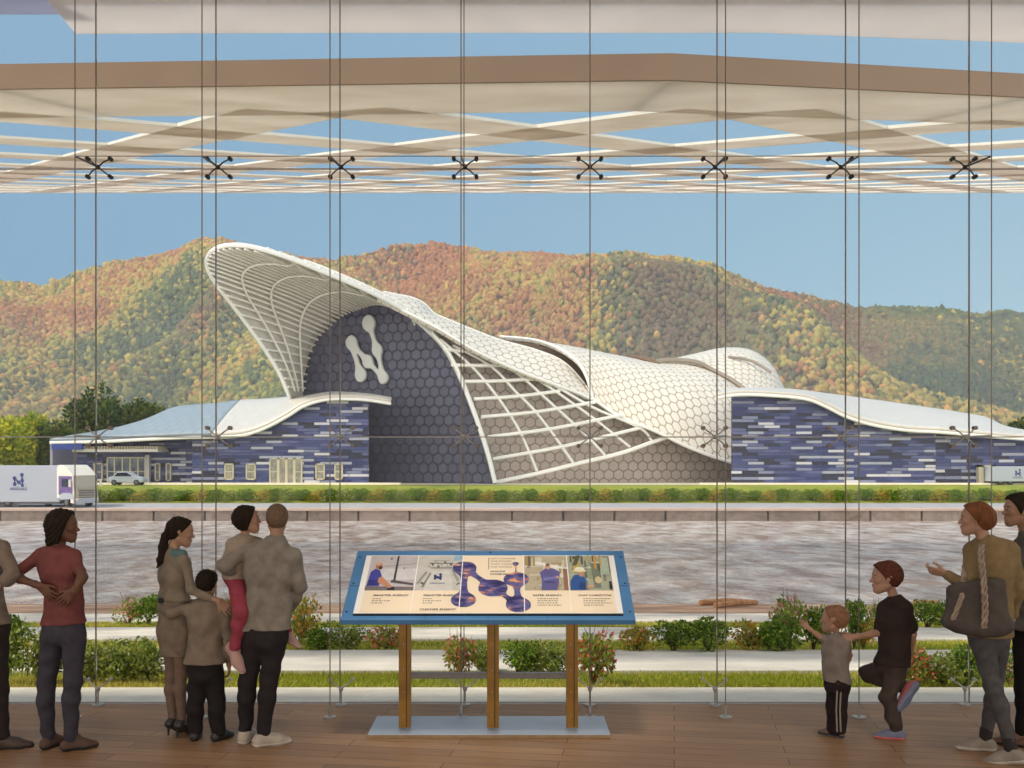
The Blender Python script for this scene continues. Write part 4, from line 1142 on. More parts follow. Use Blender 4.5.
BL = [(-12, 22, 616, 682, 'green', 0, 'green shrub at the left edge behind the dark trousered man'),
      (20, 62, 620, 682, 'olive', 1, 'wide olive shrub behind the woman in the maroon shirt'),
      (60, 118, 641, 680, 'olive', 2, 'low olive shrub just right of the maroon shirted woman'),
      (100, 145, 640, 680, 'olive', 3, 'low olive shrub left of the ponytailed woman\'s skirt'),
      (132, 170, 634, 680, 'olive', 0, 'olive shrub directly behind the ponytailed woman\'s skirt'),
      (116, 141, 598, 624, 'flower', 1, 'small pink tipped shrub left of the ponytailed woman'),
      (136, 162, 596, 624, 'green', 2, 'dark green round shrub touching the ponytailed woman\'s back'),
      (222, 240, 596, 624, 'red', 0, 'reddish shrub between the boy\'s head and the pink leggings'),
      (284, 312, 598, 650, 'autumn', 1, 'tall orange tinged shrub beside the man carrying the girl'),
      (308, 340, 621, 651, 'green', 3, 'green shrub left of the information panel'),
      (334, 362, 622, 650, 'olive', 1, 'olive shrub below the left end of the blue panel'),
      (366, 402, 624, 650, 'red', 2, 'reddish shrub partly behind the left post of the panel'),
      (446, 474, 636, 674, 'red', 3, 'red tipped shrub between the left and middle panel posts'),
      (470, 496, 640, 672, 'olive', 2, 'shrub right behind the middle panel post'),
      (499, 536, 638, 674, 'green', 1, 'green shrub just right of the middle panel post'),
      (532, 572, 641, 674, 'olive', 3, 'green shrub just left of the right panel post'),
      (574, 612, 632, 682, 'red', 1, 'tall red tipped shrub just right of the right panel post'),
      (624, 656, 622, 652, 'autumn', 2, 'yellowish shrub by the lower right corner of the blue panel'),
      (654, 692, 620, 652, 'green', 0, 'green shrub, second to the right of the panel'),
      (688, 727, 619, 652, 'green', 2, 'green shrub, third to the right of the panel'),
      (735, 766, 621, 651, 'autumn', 3, 'orange tinged low shrub left of the toddler'),
      (762, 802, 612, 652, 'green', 3, 'leafy green shrub left of the toddler\'s outstretched hand'),
      (772, 806, 597, 650, 'flower', 2, 'tall pink tipped shrub beside the toddler\'s hand'),
      (800, 826, 604, 650, 'green', 1, 'dark green shrub right at the toddler\'s hand'),
      (844, 864, 600, 648, 'green', 0, 'green shrub behind the toddler\'s back'),
      (852, 874, 618, 648, 'autumn', 0, 'yellow orange shrub behind the boy\'s outstretched arm'),
      (868, 884, 602, 626, 'flower', 3, 'pink flowered shrub behind the dark shirted boy\'s shoulder'),
      (908, 946, 599, 628, 'green', 1, 'dark green shrub left of the shoulder bag'),
      (894, 932, 646, 684, 'red', 0, 'red flecked shrub right of the boy\'s raised shoe'),
      (926, 962, 648, 684, 'olive', 0, 'low shrub left of the bag woman\'s knee'),
      (950, 985, 646, 684, 'green', 2, 'low green shrub behind the bag woman\'s jeans'),
      (994, 1022, 644, 682, 'flower', 0, 'pink flowered shrub between the jeans and the right edge man')]
for k, (a, b, yt, yb_, kd, i, lb) in enumerate(BL):
    bush(a, b, yt, yb_, kd, i, lb, G1n)
# hedge along the far road
k = 0
px = -60.0
hr = random.Random(4)
while px < 1090:
    w = hr.uniform(15, 21)
    if not (px < 100 and False):
        kd = 'green' if (k % 4) in (0, 2) else ('autumn' if k % 4 == 1 else 'olive')
        lb = {'green': 'round green shrub in the long hedge above the far road', 'autumn': 'yellow orange shrub in the long hedge above the far road', 'olive': 'pale olive shrub in the long hedge above the far road'}[kd]
        bush(px, px + w, 488.8 + hr.uniform(-1, 1.2), 503, kd, k, lb, {'green': 'green hedge shrubs', 'autumn': 'yellow hedge shrubs', 'olive': 'olive hedge shrubs'}[kd], far=(115.95, -2.85), dep=1.6)
    px += w * .8; k += 1
def tree(px0, px1, ytop, zbase, d, cols, wts, seed, label, n=6500, ls=.72):
    a, b = P(px0, 0, d).x, P(px1, 0, d).x; h = P(0, ytop, d).z - zbase; w = (b - a)
    t = empty('tree', ((a + b) / 2, d, zbase), label, 'tree', 'trees behind the left wing and the truck')
    v, f, c, lc = leaf_cloud(n, (w * 1.1, w * 1.0, h * 1.02), ls, cols, wts, seed, 12, .12)
    np_mesh('crown', v + np.array(t.location), f, M_leaf, t, smooth=False, cols=c)
    mb = MB(); o = Vector(t.location)
    mb.tube([o, o + V(0, 0, h * .3), o + V(.1, 0, h * .7)], [.35, .25, .1], 8)
    for q in lc[:6]: mb.tube([o + V(0, 0, h * .25), o + V(*q)], [.14, .05], 5)
    mb.build('trunk', M_bark, t, smooth=True)
DK = [C(56, 78, 42), C(86, 102, 46), C(120, 122, 52), C(42, 60, 38)]
YG = [C(164, 166, 50), C(130, 146, 46), C(196, 188, 62), C(98, 118, 44)]
TR = [(74, 122, 388, 152, DK, [3, 2, .6, 2], 'tall dark green tree behind the left end of the blue roof'),
      (100, 150, 398, 158, DK, [2, 3, 2, 1], 'olive green tree right of the tallest dark tree'),
      (132, 172, 402, 160, DK, [2, 3, 2, 1], 'rounded tree just above the blue grey roof'),
      (-30, 24, 420, 138, YG, [3, 2, 2, 1], 'yellow green tree at the left edge above the trailer'),
      (10, 52, 414, 146, YG, [2, 3, 1, 2], 'yellow green tree rising above the trailer\'s emblem'),
      (40, 78, 424, 144, DK, [1, 3, 2, 1], 'green tree just left of the blue fascia'),
      (1004, 1050, 416, 158, DK, [3, 2, .6, 2], 'dark tree behind the right wing\'s roof at the right edge')]
for i, (a, b, yt, d, cl, wt, lb) in enumerate(TR): tree(a, b, yt, -.92, d, cl, wt, 900 + i, lb)
M_drift = mat('driftwood', C(176, 128, 88), .85, noise=.3, nscale=3)
for i, (a, b, lb) in enumerate((((700, 606, 43), (752, 603, 44), 'long brown timber lying on the sand left of the pink tipped shrub'),
                                ((716, 611, 39), (756, 604, 43.5), 'slanting brown timber resting at the sand\'s edge'),
                                ((905, 611, 38.5), (938, 603, 43), 'thin driftwood pole lying left of the shoulder bag'))):
    mb = MB(); A_1 = P(*a); B_1 = P(*b); A_1.z = zbank(A_1.y) + .1; B_1.z = zbank(B_1.y) + .1
    mb.tube([A_1, A_1.lerp(B_1, .5) + V(0, 0, .05), B_1], [.12, .14, .1], 7)
    tag(mb.build('timber', M_drift), lb, 'timber')
# ------------------------------------------------------------------ information panel
M_pblue = mat('panel blue', C(78, 132, 182), .45, noise=.10, nscale=3)
M_pcream = mat('printed cream sheet', C(250, 232, 202), .6, noise=.03, nscale=2)
M_pwhite = mat('white sheet border', C(250, 248, 242), .6, noise=.02)
M_brass = mat('brass post', C(150, 112, 52), .35, metal=.5, noise=.2, nscale=6)
M_base = mat('pale blue grey steel plate', C(176, 188, 204), .35, metal=.3, noise=.06, nscale=3)
M_ink = mat('dark print ink', C(104, 98, 100), .7, noise=.05)
PZ0, PZ1 = .955, 1.388
PY0, PY1 = 7.53, 8.38
PC = (488 - CX) / F * 7.53                       # centre line
pan = empty('information_panel', (PC, 8.0, 0), 'wide tilted information panel in a blue frame on three brass posts', 'information panel')
PX = V(1, 0, 0); PV = V(0, PY1 - PY0, PZ1 - PZ0).normalized(); PN = PX.cross(PV).normalized()
PL = V(0, PY1 - PY0, PZ1 - PZ0).length
O0 = V(PC, PY0, PZ0)
def pp(u, v, w=0): return O0 + PX * u + PV * v + PN * w     # u across from the centre, v up the slope, w off the face
HW = 1.087
mb = MB(); mb.prism([pp(-HW, 0, 0), pp(HW, 0, 0), pp(HW, PL, 0), pp(-HW, PL, 0)], PN * -.045); fr = mb.build('frame_board', M_pblue, pan, bevel=.004)
mb = MB()
for u, v in ((-1.055, .1), (1.055, .1), (-1.055, PL - .1), (1.055, PL - .1), (-1.055, PL * .5), (1.055, PL * .5), (0, PL - .03)):
    mb.cyl(pp(u, v, 0), pp(u, v, .004), .009, 8)
mb.build('screws', mat('dark screw', C(50, 60, 76), .5, noise=.05), fr)
mb = MB()
for u in (-.46, .0, .44): mb.prism([pp(u - .002, 0, .0006), pp(u + .002, 0, .0006), pp(u + .002, .1, .0006), pp(u - .002, .1, .0006)], PN * .0004)
for s in (-1, 1): mb.prism([pp(s * HW, PL * .46, .0006), pp(s * (HW - .08), PL * .46, .0006), pp(s * (HW - .08), PL * .47, .0006), pp(s * HW, PL * .47, .0006)], PN * .0004)
tag(mb.build('joint_lines', mat('frame joint', C(52, 92, 130), .6, noise=.05), fr), kind='stuff')
BW, B0, B1 = 1.0, .062, PL - .095
mb = MB(); mb.prism([pp(-BW, B0, .014), pp(BW, B0, .014), pp(BW, B1, .014), pp(-BW, B1, .014)], PN * -.012); bd = mb.build('print_board', M_pwhite, pan)
mb = MB(); mb.prism([pp(-BW, B0 - .014, .012), pp(BW, B0 - .014, .012), pp(BW, B0, .012), pp(-BW, B0, .012)], PN * -.010); mb.build('lower_lip', M_black, bd)
SH = [(-.955, -.580), (-.572, -.222), (-.214, .266), (.274, .612), (.620, .955)]    # the five sheets
BH = B1 - B0
def vv(t): return B0 + BH * t
sheets = []
for a, b in SH:
    mb = MB(); mb.prism([pp(a, vv(.01), .0155), pp(b, vv(.01), .0155), pp(b, vv(.99), .0155), pp(a, vv(.99), .0155)], PN * -.001)
    sheets.append(mb.build('printed_sheet', M_pcream, bd))
PICM = {}
def picture(i, polys, t0=.37, t1=.985):
    """a flat printed photograph made of coloured patches; polygon points in 0..1 of the picture"""
    a, b = SH[i]; mb = MB(); ms = []; 
    for k, (col, pts) in enumerate(polys):
        m = mat('print ink %d %d %d' % col, C(*col), .6, noise=.08, nscale=14)
        if m not in ms: ms.append(m)
        w = .0162 + .00012 * k
        mb.add([pp(lerp(a, b, x), vv(lerp(t0, t1, y)), w) for x, y in pts], [tuple(range(len(pts)))], ms.index(m))
    return mb.build('photo_print', ms, bd, fix=False)
def disc(cx, cy, rx, ry, n=12): return [(cx + rx * math.cos(2 * PI * i / n), cy + ry * math.sin(2 * PI * i / n)) for i in range(n)]
def R4(x0, y0, x1, y1): return [(x0, y0), (x1, y0), (x1, y1), (x0, y1)]
full = R4(0, 0, 1, 1)
picture(0, [((196, 190, 192), full), ((214, 212, 214), R4(.25, .3, 1, .62)), ((120, 110, 112), [(.0, 0), (1, 0), (1, .1), (0, .12)]), ((150, 145, 148), [(.2, .66), (1, .76), (1, .78), (.2, .68)]),
            ((62, 58, 66), [(.55, .22), (.6, .22), (.6, 1), (.56, 1)]), ((110, 106, 112), R4(.42, .88, .46, .95)), ((146, 142, 146), R4(.72, .6, .76, .66)),
            ((84, 80, 86), [(.5, .22), (.98, .14), (.98, .2), (.52, .3)]), ((40, 38, 44), [(.46, .0), (.62, .0), (.6, .1), (.48, .1)]),
            ((66, 70, 158), [(.02, .12), (.28, .12), (.3, .4), (.24, .56), (.14, .62), (.05, .52)]), ((46, 46, 124), [(.04, .14), (.24, .14), (.26, .26), (.06, .3)]),
            ((196, 140, 106), [(.24, .22), (.5, .06), (.56, .1), (.3, .4), (.24, .34)]), ((186, 118, 84), disc(.2, .7, .07, .1)), ((70, 44, 40), disc(.24, .64, .04, .05)), ((214, 170, 140), disc(.18, .76, .06, .05))])
picture(1, [((202, 200, 192), full), ((214, 212, 204), [(.2, .0), (.85, .0), (.78, .42), (.7, .56), (.34, .56), (.28, .42)]),
            ((150, 148, 142), [(.02, .2), (.2, .55), (.24, .52), (.06, .16)]), ((120, 120, 120), [(.14, .1), (.3, .5), (.33, .48), (.18, .08)]), ((88, 90, 92), [(.1, .2), (.18, .16), (.2, .2), (.12, .24)]),
            ((160, 158, 150), [(.97, .3), (.8, .6), (.77, .57), (.92, .24)]), ((96, 96, 98), [(.92, .14), (.99, .2), (.97, .23), (.9, .17)]),
            ((140, 138, 126), R4(.3, .62, .78, .66)), ((104, 102, 98), R4(.26, .76, .8, .79)), ((168, 164, 150), R4(.36, .84, .7, .87))]
        + [((112, 110, 104) if k % 2 else (176, 172, 158), disc(.26 + .07 * k, .68 + .06 * (k % 3), .03, .045, 8)) for k in range(8)]
        + [((236, 236, 232), disc(.3 + .1 * k, .72, .014, .02, 6)) for k in range(5)] + [((150, 186, 206), [(.8, .84), (.99, .88), (.99, 1), (.82, 1)])])
g_ = random.Random(3)
clut = [((g_.choice([(190, 168, 120), (150, 140, 118), (212, 204, 184), (110, 100, 84), (172, 150, 96), (226, 220, 206)])), (lambda x, y, w, h: R4(x, y, min(1, x + w), min(1, y + h)))(g_.random() * .9, g_.random() * .85, g_.choice([.04, .05, .25, .3]), g_.choice([.05, .35, .3, .04]))) for _ in range(34)]
picture(3, [((188, 176, 150), full)] + clut + [((238, 234, 224), [(.25, .74), (.9, .6), (.92, .66), (.28, .82)]), ((150, 110, 90), R4(.9, .0, 1, .6)), ((96, 92, 150), [(.38, .0), (.74, .0), (.8, .3), (.82, .52), (.66, .62), (.5, .62), (.36, .5), (.4, .26)]),
            ((124, 122, 176), [(.44, .26), (.8, .34), (.8, .4), (.44, .34)]), ((70, 66, 120), [(.46, .2), (.7, .2), (.7, .24), (.46, .25)]), ((206, 158, 130), disc(.55, .66, .055, .08)), ((120, 84, 66), disc(.55, .72, .05, .04)), ((206, 158, 130), disc(.76, .36, .04, .04))])
g_ = random.Random(8)
clut = [((g_.choice([(150, 160, 130), (120, 128, 112), (206, 208, 190), (196, 168, 88), (86, 92, 78), (176, 190, 168)])), (lambda x, y, w, h: R4(x, y, min(1, x + w), min(1, y + h)))(g_.random() * .9, g_.random() * .85, g_.choice([.03, .05, .2, .16]), g_.choice([.05, .4, .5, .04]))) for _ in range(36)]
picture(4, [((168, 172, 150), full)] + clut + [((202, 156, 78), R4(.62, .6, .68, 1)), ((202, 156, 78), R4(.76, .7, .8, 1)), ((90, 88, 70), [(.1, .7), (.2, .7), (.32, 1), (.22, 1)]), ((44, 86, 152), [(.02, .0), (.36, .0), (.4, .3), (.28, .44), (.12, .42), (.03, .24)]), ((36, 62, 120), [(.2, .04), (.36, .02), (.38, .2), (.26, .24)]),
            ((196, 148, 120), disc(.3, .46, .07, .09)), ((228, 226, 196), disc(.27, .58, .12, .08)), ((226, 218, 180), R4(.12, .52, .42, .56)), ((206, 160, 130), [(.4, .04), (.56, .08), (.56, .14), (.42, .12)]), ((212, 196, 150), disc(.68, .28, .08, .1)), ((40, 44, 40), R4(.92, .02, .98, .24))])
def ptext(s, u, t, size, align='LEFT', name='heading', bold=0.0, m=None):
    return text(s, size, frame4(pp(u, vv(t), .0175), PX, PV), m or M_ink, bd, name=name, align=align, bold=bold)
for i, s in ((0, 'SMARTER ENERGY'), (1, 'SMARTER ENERGY'), (3, 'SAFER ENERGY'), (4, 'COST COMPETITIVE')):
    a, b = SH[i]
    ptext(s, a + (.075 if i < 3 else .06), .285, .033 if i < 4 else .028, bold=.0008, m=mat('bronze print ink', C(120, 84, 70), .7, noise=.05) if i == 4 else None)
ptext('CLEANER ENERGY', SH[1][0] + .06, .055, .033, bold=.0008)
mb = MB()
g_ = random.Random(5)
for i in (0, 1, 3, 4):
    a, b = SH[i]
    for k in range(4 if i > 2 else 3):
        x0 = a + (.075 if i < 3 else .095); ln = (.07 if k != 1 else .13) if i < 3 else g_.uniform(.13, .22)
        t = .225 - .035 * k; x = x0
        while x < x0 + ln:
            w = g_.uniform(.008, .022); mb.add([pp(x, vv(t), .0172), pp(x + w, vv(t), .0172), pp(x + w, vv(t) + .009, .0172), pp(x, vv(t) + .009, .0172)], [(0, 1, 2, 3)]); x += w + .006
mb.build('caption_lines', mat('grey print ink', C(120, 112, 108), .7, noise=.05), bd, fix=False)
for k, s in enumerate(("LET'S CHANGE", 'THE POWER', 'THAT CHANGES', 'THE WORLD')): ptext(s, .005, .935 - .052 * k, .030, name='slogan', m=mat('grey print ink', C(120, 112, 108), .7, noise=.05))
for k, s in enumerate(('NUSCALE', 'POWER MODULE')): ptext(s, .005, .70 - .05 * k, .027, name='slogan', bold=.001)
mb = MB(); mb.add([pp(-.012, vv(.74), .0172), pp(-.007, vv(.74), .0172), pp(-.007, vv(.955), .0172), pp(-.012, vv(.955), .0172)], [(0, 1, 2, 3)]); mb.build('rule_line', M_ink, bd, fix=False)
# emblem-shaped collage in the middle, over the sheet joints
def collage():
    # (u, t of the board, r); drawn as one flat lobed slab
    bl = [(-.20, .76, .098), (-.19, .21, .098), (.03, .41, .118), (.21, .56, .102), (.225, .13, .098), (.205, .84, .022)]
    m = bpy.data.materials.new('collage print'); m.use_nodes = True
    nt = m.node_tree; N = nt.nodes; L = nt.links
    tc = N.new('ShaderNodeTexCoord'); mp = N.new('ShaderNodeMapping'); mp.inputs['Scale'].default_value = (4, 9, 9)
    n = N.new('ShaderNodeTexNoise'); n.inputs['Scale'].default_value = 2.2; n.inputs['Detail'].default_value = 5
    r = N.new('ShaderNodeValToRGB'); r.color_ramp.elements[0].position = .34; r.color_ramp.elements[0].color = C(40, 38, 84)
    r.color_ramp.elements[1].position = .68; r.color_ramp.elements[1].color = C(236, 176, 120)
    for p_, c_ in ((.46, C(74, 66, 124)), (.53, C(96, 104, 160)), (.6, C(150, 96, 116))):
        e_ = r.color_ramp.elements.new(p_); e_.color = c_
    L.new(tc.outputs['Object'], mp.inputs[0]); L.new(mp.outputs[0], n.inputs['Vector']); L.new(n.outputs['Fac'], r.inputs[0]); L.new(r.outputs[0], N['Principled BSDF'].inputs['Base Color'])
    k = BH
    emblem('emblem_collage', [(u, -t * k, r_ * .98) for u, t, r_ in bl], [(0, 1), (0, 2), (2, 4), (3, 4), (3, 5)], lambda x, y, w: pp(x, B0 - y, .0185 + w), m, bd, .0012, neck=.26, res=120)
collage()
mb = MB()
for u in (-.576, -.218, .270, .616): mb.prism([pp(u - .0035, vv(.01), .0205), pp(u + .0035, vv(.01), .0205), pp(u + .0035, vv(.99), .0205), pp(u - .0035, vv(.99), .0205)], PN * .0006)
mb.build('sheet_edges', M_pwhite, bd)
small_logo(bd, pp(SH[1][0] + .17, vv(.60), .0176), PX, PV, .07, M_blue)
text('NUSCALE', .026, frame4(pp(SH[1][0] + .17, vv(.49), .0176), PX, PV), M_blue, bd, name='lettering', bold=.0006)
for px in (405, 493, 572):
    x = (px - CX) / F * 7.97
    zt = PZ0 + (7.97 - PY0) / (PY1 - PY0) * (PZ1 - PZ0) - .05
    mb = MB(); mb.box2((x - .046, 7.94, .05), (x + .046, 8.02, zt)); ps = mb.build('post', M_brass, pan, bevel=.004)
    mb = MB(); mb.box2((x + .012, 7.936, .06), (x + .018, 7.939, zt - .02)); mb.build('groove', M_black, ps)
    mb = MB()
    for z in (.15, .33, .5, .7): mb.cyl((x - .008, 7.938, z), (x - .008, 7.932, z), .006, 8)
    mb.build('bolts', M_steel, ps)
xa, xb = (405 - CX) / F * 7.97, (572 - CX) / F * 7.97
mb = MB(); mb.box2((xa + .036, 7.955, .43), (xb - .036, 8.005, .475)); mb.build('cross_rail', mat('grey steel rail', C(126, 122, 122), .35, metal=.6, noise=.1), pan, bevel=.004)
c = (489 - CX) / F * 7.85
mb = MB(); mb.box2((c - .93, 7.83, 0), (c + .93, 8.39, .034)); bp_ = mb.build('base_plate', M_base, pan, bevel=.006)
mb = MB(); mb.box2((c - .93, 7.826, .002), (c + .93, 7.832, .028)); mb.build('front_edge', mat('worn brass edge', C(140, 116, 84), .5, noise=.2, nscale=8), bp_)
# ------------------------------------------------------------------ unseen ceiling lights: spots added to brighten the panel, downlights inferred from the floor's glow
M_lampwhite = mat('lamp housing', C(220, 216, 210), .5, noise=.03)
for k, (x, y, w, tgt, ang, lb) in enumerate(((-.6, 5.2, 240, (-.45, 7.9, 1.1), 30, 'unseen white spotlight added to brighten the left half of the panel'), (.3, 5.2, 240, (.1, 7.9, 1.1), 30, 'unseen white spotlight added to brighten the right half of the panel'),
                                             (-3.2, 5.6, 110, (-2.6, 6.4, 0), 62, 'white ceiling downlight above the family on the left'), (0, 4.6, 110, (0, 6.0, 0), 62, 'white ceiling downlight above the middle of the floor'), (3.2, 5.6, 110, (2.6, 6.4, 0), 62, 'white ceiling downlight above the visitors on the right'))):
    t = empty('ceiling_spotlight', (x, y, 6.21), lb, 'ceiling light', 'ceiling spotlights of the viewing hall')
    dv = (Vector(tgt) - V(x, y, 5.95)).normalized()
    mb = MB(); mb.cyl((x, y, 6.22), (x, y, 6.0), .03, 10); mb.tube([V(x, y, 6.0) - dv * .05, V(x, y, 6.0) + dv * .02, V(x, y, 6.0) + dv * .16], [.05, .07, .08], 16); mb.build('housing', M_lampwhite, t, smooth=True)
    ld = bpy.data.lights.new('spot_lamp', 'SPOT'); ld.energy = w; ld.color = (1.0, .93, .82); ld.spot_size = math.radians(ang); ld.spot_blend = .6; ld.shadow_soft_size = .12
    lo_ = bpy.data.objects.new('spot_lamp', ld); COL.objects.link(lo_); lo_.parent = t
    lo_.location = (V(x, y, 6.0) + dv * .2) - Vector(t.location); lo_.rotation_euler = dv.to_track_quat('-Z', 'Y').to_euler()
# ------------------------------------------------------------------ people
def npv(v): return np.array([v[0], v[1], v[2]], float)
def cone(a, b, ra, rb=None, n=None, f=1.0, k=.03):
    return dict(a=npv(a), b=npv(b), ra=ra, rb=ra if rb is None else rb, n=None if n is None else npv(n) / np.linalg.norm(npv(n)), f=f, k=k)
def grow(prims, g, k=None):
    return [dict(p, ra=p['ra'] + g, rb=p['rb'] + g, k=k or p['k']) for p in prims]
def prim_d(p, X):
    a, b = p['a'], p['b']
    d = X - a
    ab = b - a
    if p['n'] is not None:
        s = d @ p['n']; d = d + s[..., None] * p['n'] * (p['f'] - 1)
        ab = ab + (ab @ p['n']) * p['n'] * (p['f'] - 1)
    L2 = max(1e-9, ab @ ab)
    t = np.clip((d @ ab) / L2, 0, 1)
    return np.linalg.norm(d - t[..., None] * ab, axis=-1) - (p['ra'] + (p['rb'] - p['ra']) * t)
def solid(prims, h, cuts=(), wrinkle=None, pad=.03):
    """smooth union of tapered limbs, cut by planes, meshed"""
    lo = np.min([np.minimum(p['a'], p['b']) - max(p['ra'], p['rb']) for p in prims], axis=0) - pad
    hi = np.max([np.maximum(p['a'], p['b']) + max(p['ra'], p['rb']) for p in prims], axis=0) + pad
    nn = np.ceil((hi - lo) / h).astype(int) + 1
    Fd = np.full(nn, .12)
    ax = [lo[i] + h * np.arange(nn[i]) for i in range(3)]
    for p in prims:
        R = max(p['ra'], p['rb']) + max(.05, p['k'] * 1.5)
        l2 = np.floor((np.minimum(p['a'], p['b']) - R - lo) / h).astype(int).clip(0)
        h2 = np.minimum(np.ceil((np.maximum(p['a'], p['b']) + R - lo) / h).astype(int) + 1, nn)
        sl = tuple(slice(l2[i], h2[i]) for i in range(3))
        X = np.stack(np.meshgrid(ax[0][sl[0]], ax[1][sl[1]], ax[2][sl[2]], indexing='ij'), -1)
        d = prim_d(p, X); o = Fd[sl]; k = p['k']
        hh = np.clip(.5 + .5 * (o - d) / k, 0, 1)
        Fd[sl] = o * (1 - hh) + d * hh - k * hh * (1 - hh)
    if cuts or wrinkle:
        X = np.stack(np.meshgrid(*ax, indexing='ij'), -1)
        if wrinkle: Fd = Fd + wrinkle(X)
        for (q, n_) in cuts:
            n_ = npv(n_) / np.linalg.norm(npv(n_))
            Fd = np.maximum(Fd, (X - npv(q)) @ n_)
    return surface_nets(Fd, lo, h)
def folds(amp, seed=0, fz=34, fx=22):
    a, b, c_ = (seed * 1.7) % 6.28, (seed * 2.9) % 6.28, (seed * .7) % 1 + .5
    def w(X):
        x, y, z = X[..., 0], X[..., 1], X[..., 2]
        return amp * 1.7 * (np.sin(fz * z + fx * c_ * x + a + 2.2 * np.sin(9 * x + b)) * np.clip(.5 + np.sin(7 * z + 11 * x + b), 0, 1) * .7 + np.sin(fx * 1.9 * x - fz * .7 * z + 14 * y + b + 1.5 * np.sin(6 * z)) * .45 + np.abs(np.sin(21 * z - 26 * x + a + 2 * np.sin(5 * x))) * .45)
    return w
def strands(amp, ax=0, fr=190):
    def w(X): return amp * np.sin(fr * (X[..., ax] * .8 + X[..., 1] * .55) + 16 * np.sin(10 * X[..., 2]))
    return w
def skin_mat(name, c): 
    return mat(name, c, .55, noise=.10, nscale=9, spec=.3)
def cloth(name, c, nz=.12): return mat(name, c, .9, noise=nz, nscale=18, bump=.25, bscale=220, spec=.15)
def joined(parts):
    vs, fs, n = [], [], 0
    for v, f in parts: vs.append(v); fs.append(f + n); n += len(v)
    return np.concatenate(vs), np.concatenate(fs)

class Frame:
    """local axes: x right of the person, y forward, z up"""
    def __init__(s, o, fwd, up=(0, 0, 1), sc=1.0):
        s.o = Vector(o); s.y = Vector(fwd).normalized(); u = Vector(up)
        s.x = s.y.cross(u).normalized(); s.z = s.x.cross(s.y).normalized(); s.s = sc
    def p(s, x, y, z): return s.o + (s.x * x + s.y * y + s.z * z) * s.s
def head_prims(H):
    p, s = H.p, H.s
    return [cone(p(0, -.022, .140), p(0, .018, .137), .079 * s, .074 * s, H.x, 1.10, .03 * s),
            cone(p(0, .030, .115), p(0, .046, .055), .060 * s, .046 * s, H.x, 1.04, .03 * s),
            cone(p(0, .015, .050), p(0, .062, .020), .050 * s, .026 * s, None, 1, .03 * s),
            cone(p(-.040, -.002, .058), p(-.012, .066, .018), .024 * s, .018 * s, None, 1, .03 * s),
            cone(p(.040, -.002, .058), p(.012, .066, .018), .024 * s, .018 * s, None, 1, .03 * s),
            cone(p(-.036, .066, .092), p(-.030, .070, .084), .020 * s, .018 * s, None, 1, .02 * s),
            cone(p(.036, .066, .092), p(.030, .070, .084), .020 * s, .018 * s, None, 1, .02 * s),
            cone(p(-.030, .082, .126), p(.030, .082, .126), .010 * s, .010 * s, None, 1, .015 * s),
            cone(p(0, .086, .116), p(0, .109, .084), .008 * s, .012 * s, None, 1, .010 * s),
            cone(p(-.011, .096, .079), p(.011, .096, .079), .009 * s, .009 * s, None, 1, .008 * s),
            cone(p(-.014, .090, .056), p(.014, .090, .056), .008 * s, .008 * s, None, 1, .007 * s),
            cone(p(-.011, .088, .044), p(.011, .088, .044), .0085 * s, .0085 * s, None, 1, .007 * s),
            cone(p(0, .074, .018), p(0, .076, .024), .018 * s, .014 * s, None, 1, .015 * s)] + \
           [c for sg in (-1, 1) for c in (cone(p(sg * .074, -.006, .112), p(sg * .078, -.018, .122), .019 * s, .017 * s, H.x, 2.2, .008 * s), cone(p(sg * .072, -.002, .100), p(sg * .070, .004, .082), .014 * s, .010 * s, H.x, 2.0, .008 * s))]
def hand_prims(w, dirv, nrm, thumb, s=1.0, curl=.35, spread=.12, point=False):
    w = Vector(w); d = Vector(dirv).normalized(); n = Vector(nrm); n = (n - d * n.dot(d)).normalized(); t = d.cross(n).normalized()
    if t.dot(Vector(thumb)) < 0: t = -t
    P_ = []
    kn = []
    for i in range(4):
        off = (.030 - .0195 * i)
        k_ = w + (d * (.088 - .004 * abs(i - 1)) + t * off - n * .0) * s
        kn.append(k_)
        P_.append(cone(w + (d * .012 + t * off * .55) * s, k_, .0165 * s, .0115 * s, n, 1.25, .012 * s))
    L_ = [.070, .079, .073, .057]
    for i in range(4):
        ang = 0.0; p = kn[i]; cu = curl * (1 + .12 * i)
        if point and i == 0: cu = .05
        if point and i > 0: cu = .55 + .1 * i
        side = t * (spread * (1.2 - .8 * i))
        r = [.0092, .0085, .0078, .0066] if i < 3 else [.0082, .0075, .0068, .0058]
        for j, fr_ in enumerate((.46, .30, .24)):
            ang += cu * (.7 if j == 0 else 1.0)
            q = p + ((d * math.cos(ang) + n * math.sin(ang)) + side * (1 if j == 0 else .6)).normalized() * (L_[i] * fr_ * s)
            P_.append(cone(p, q, r[j] * s, r[j + 1] * s, None, 1, .003 * s)); p = q
    b0 = w + (d * .022 + t * .020) * s; b1 = b0 + (d * .030 + t * .026 + n * .012) * s
    b2 = b1 + (d * .030 + t * .014 + n * .010) * s; b3 = b2 + (d * .024 + t * .003 + n * .008) * s
    P_ += [cone(b0, b1, .0150 * s, .0115 * s, None, 1, .010 * s), cone(b1, b2, .0108 * s, .0095 * s, None, 1, .004 * s), cone(b2, b3, .0095 * s, .0075 * s, None, 1, .004 * s)]
    return P_

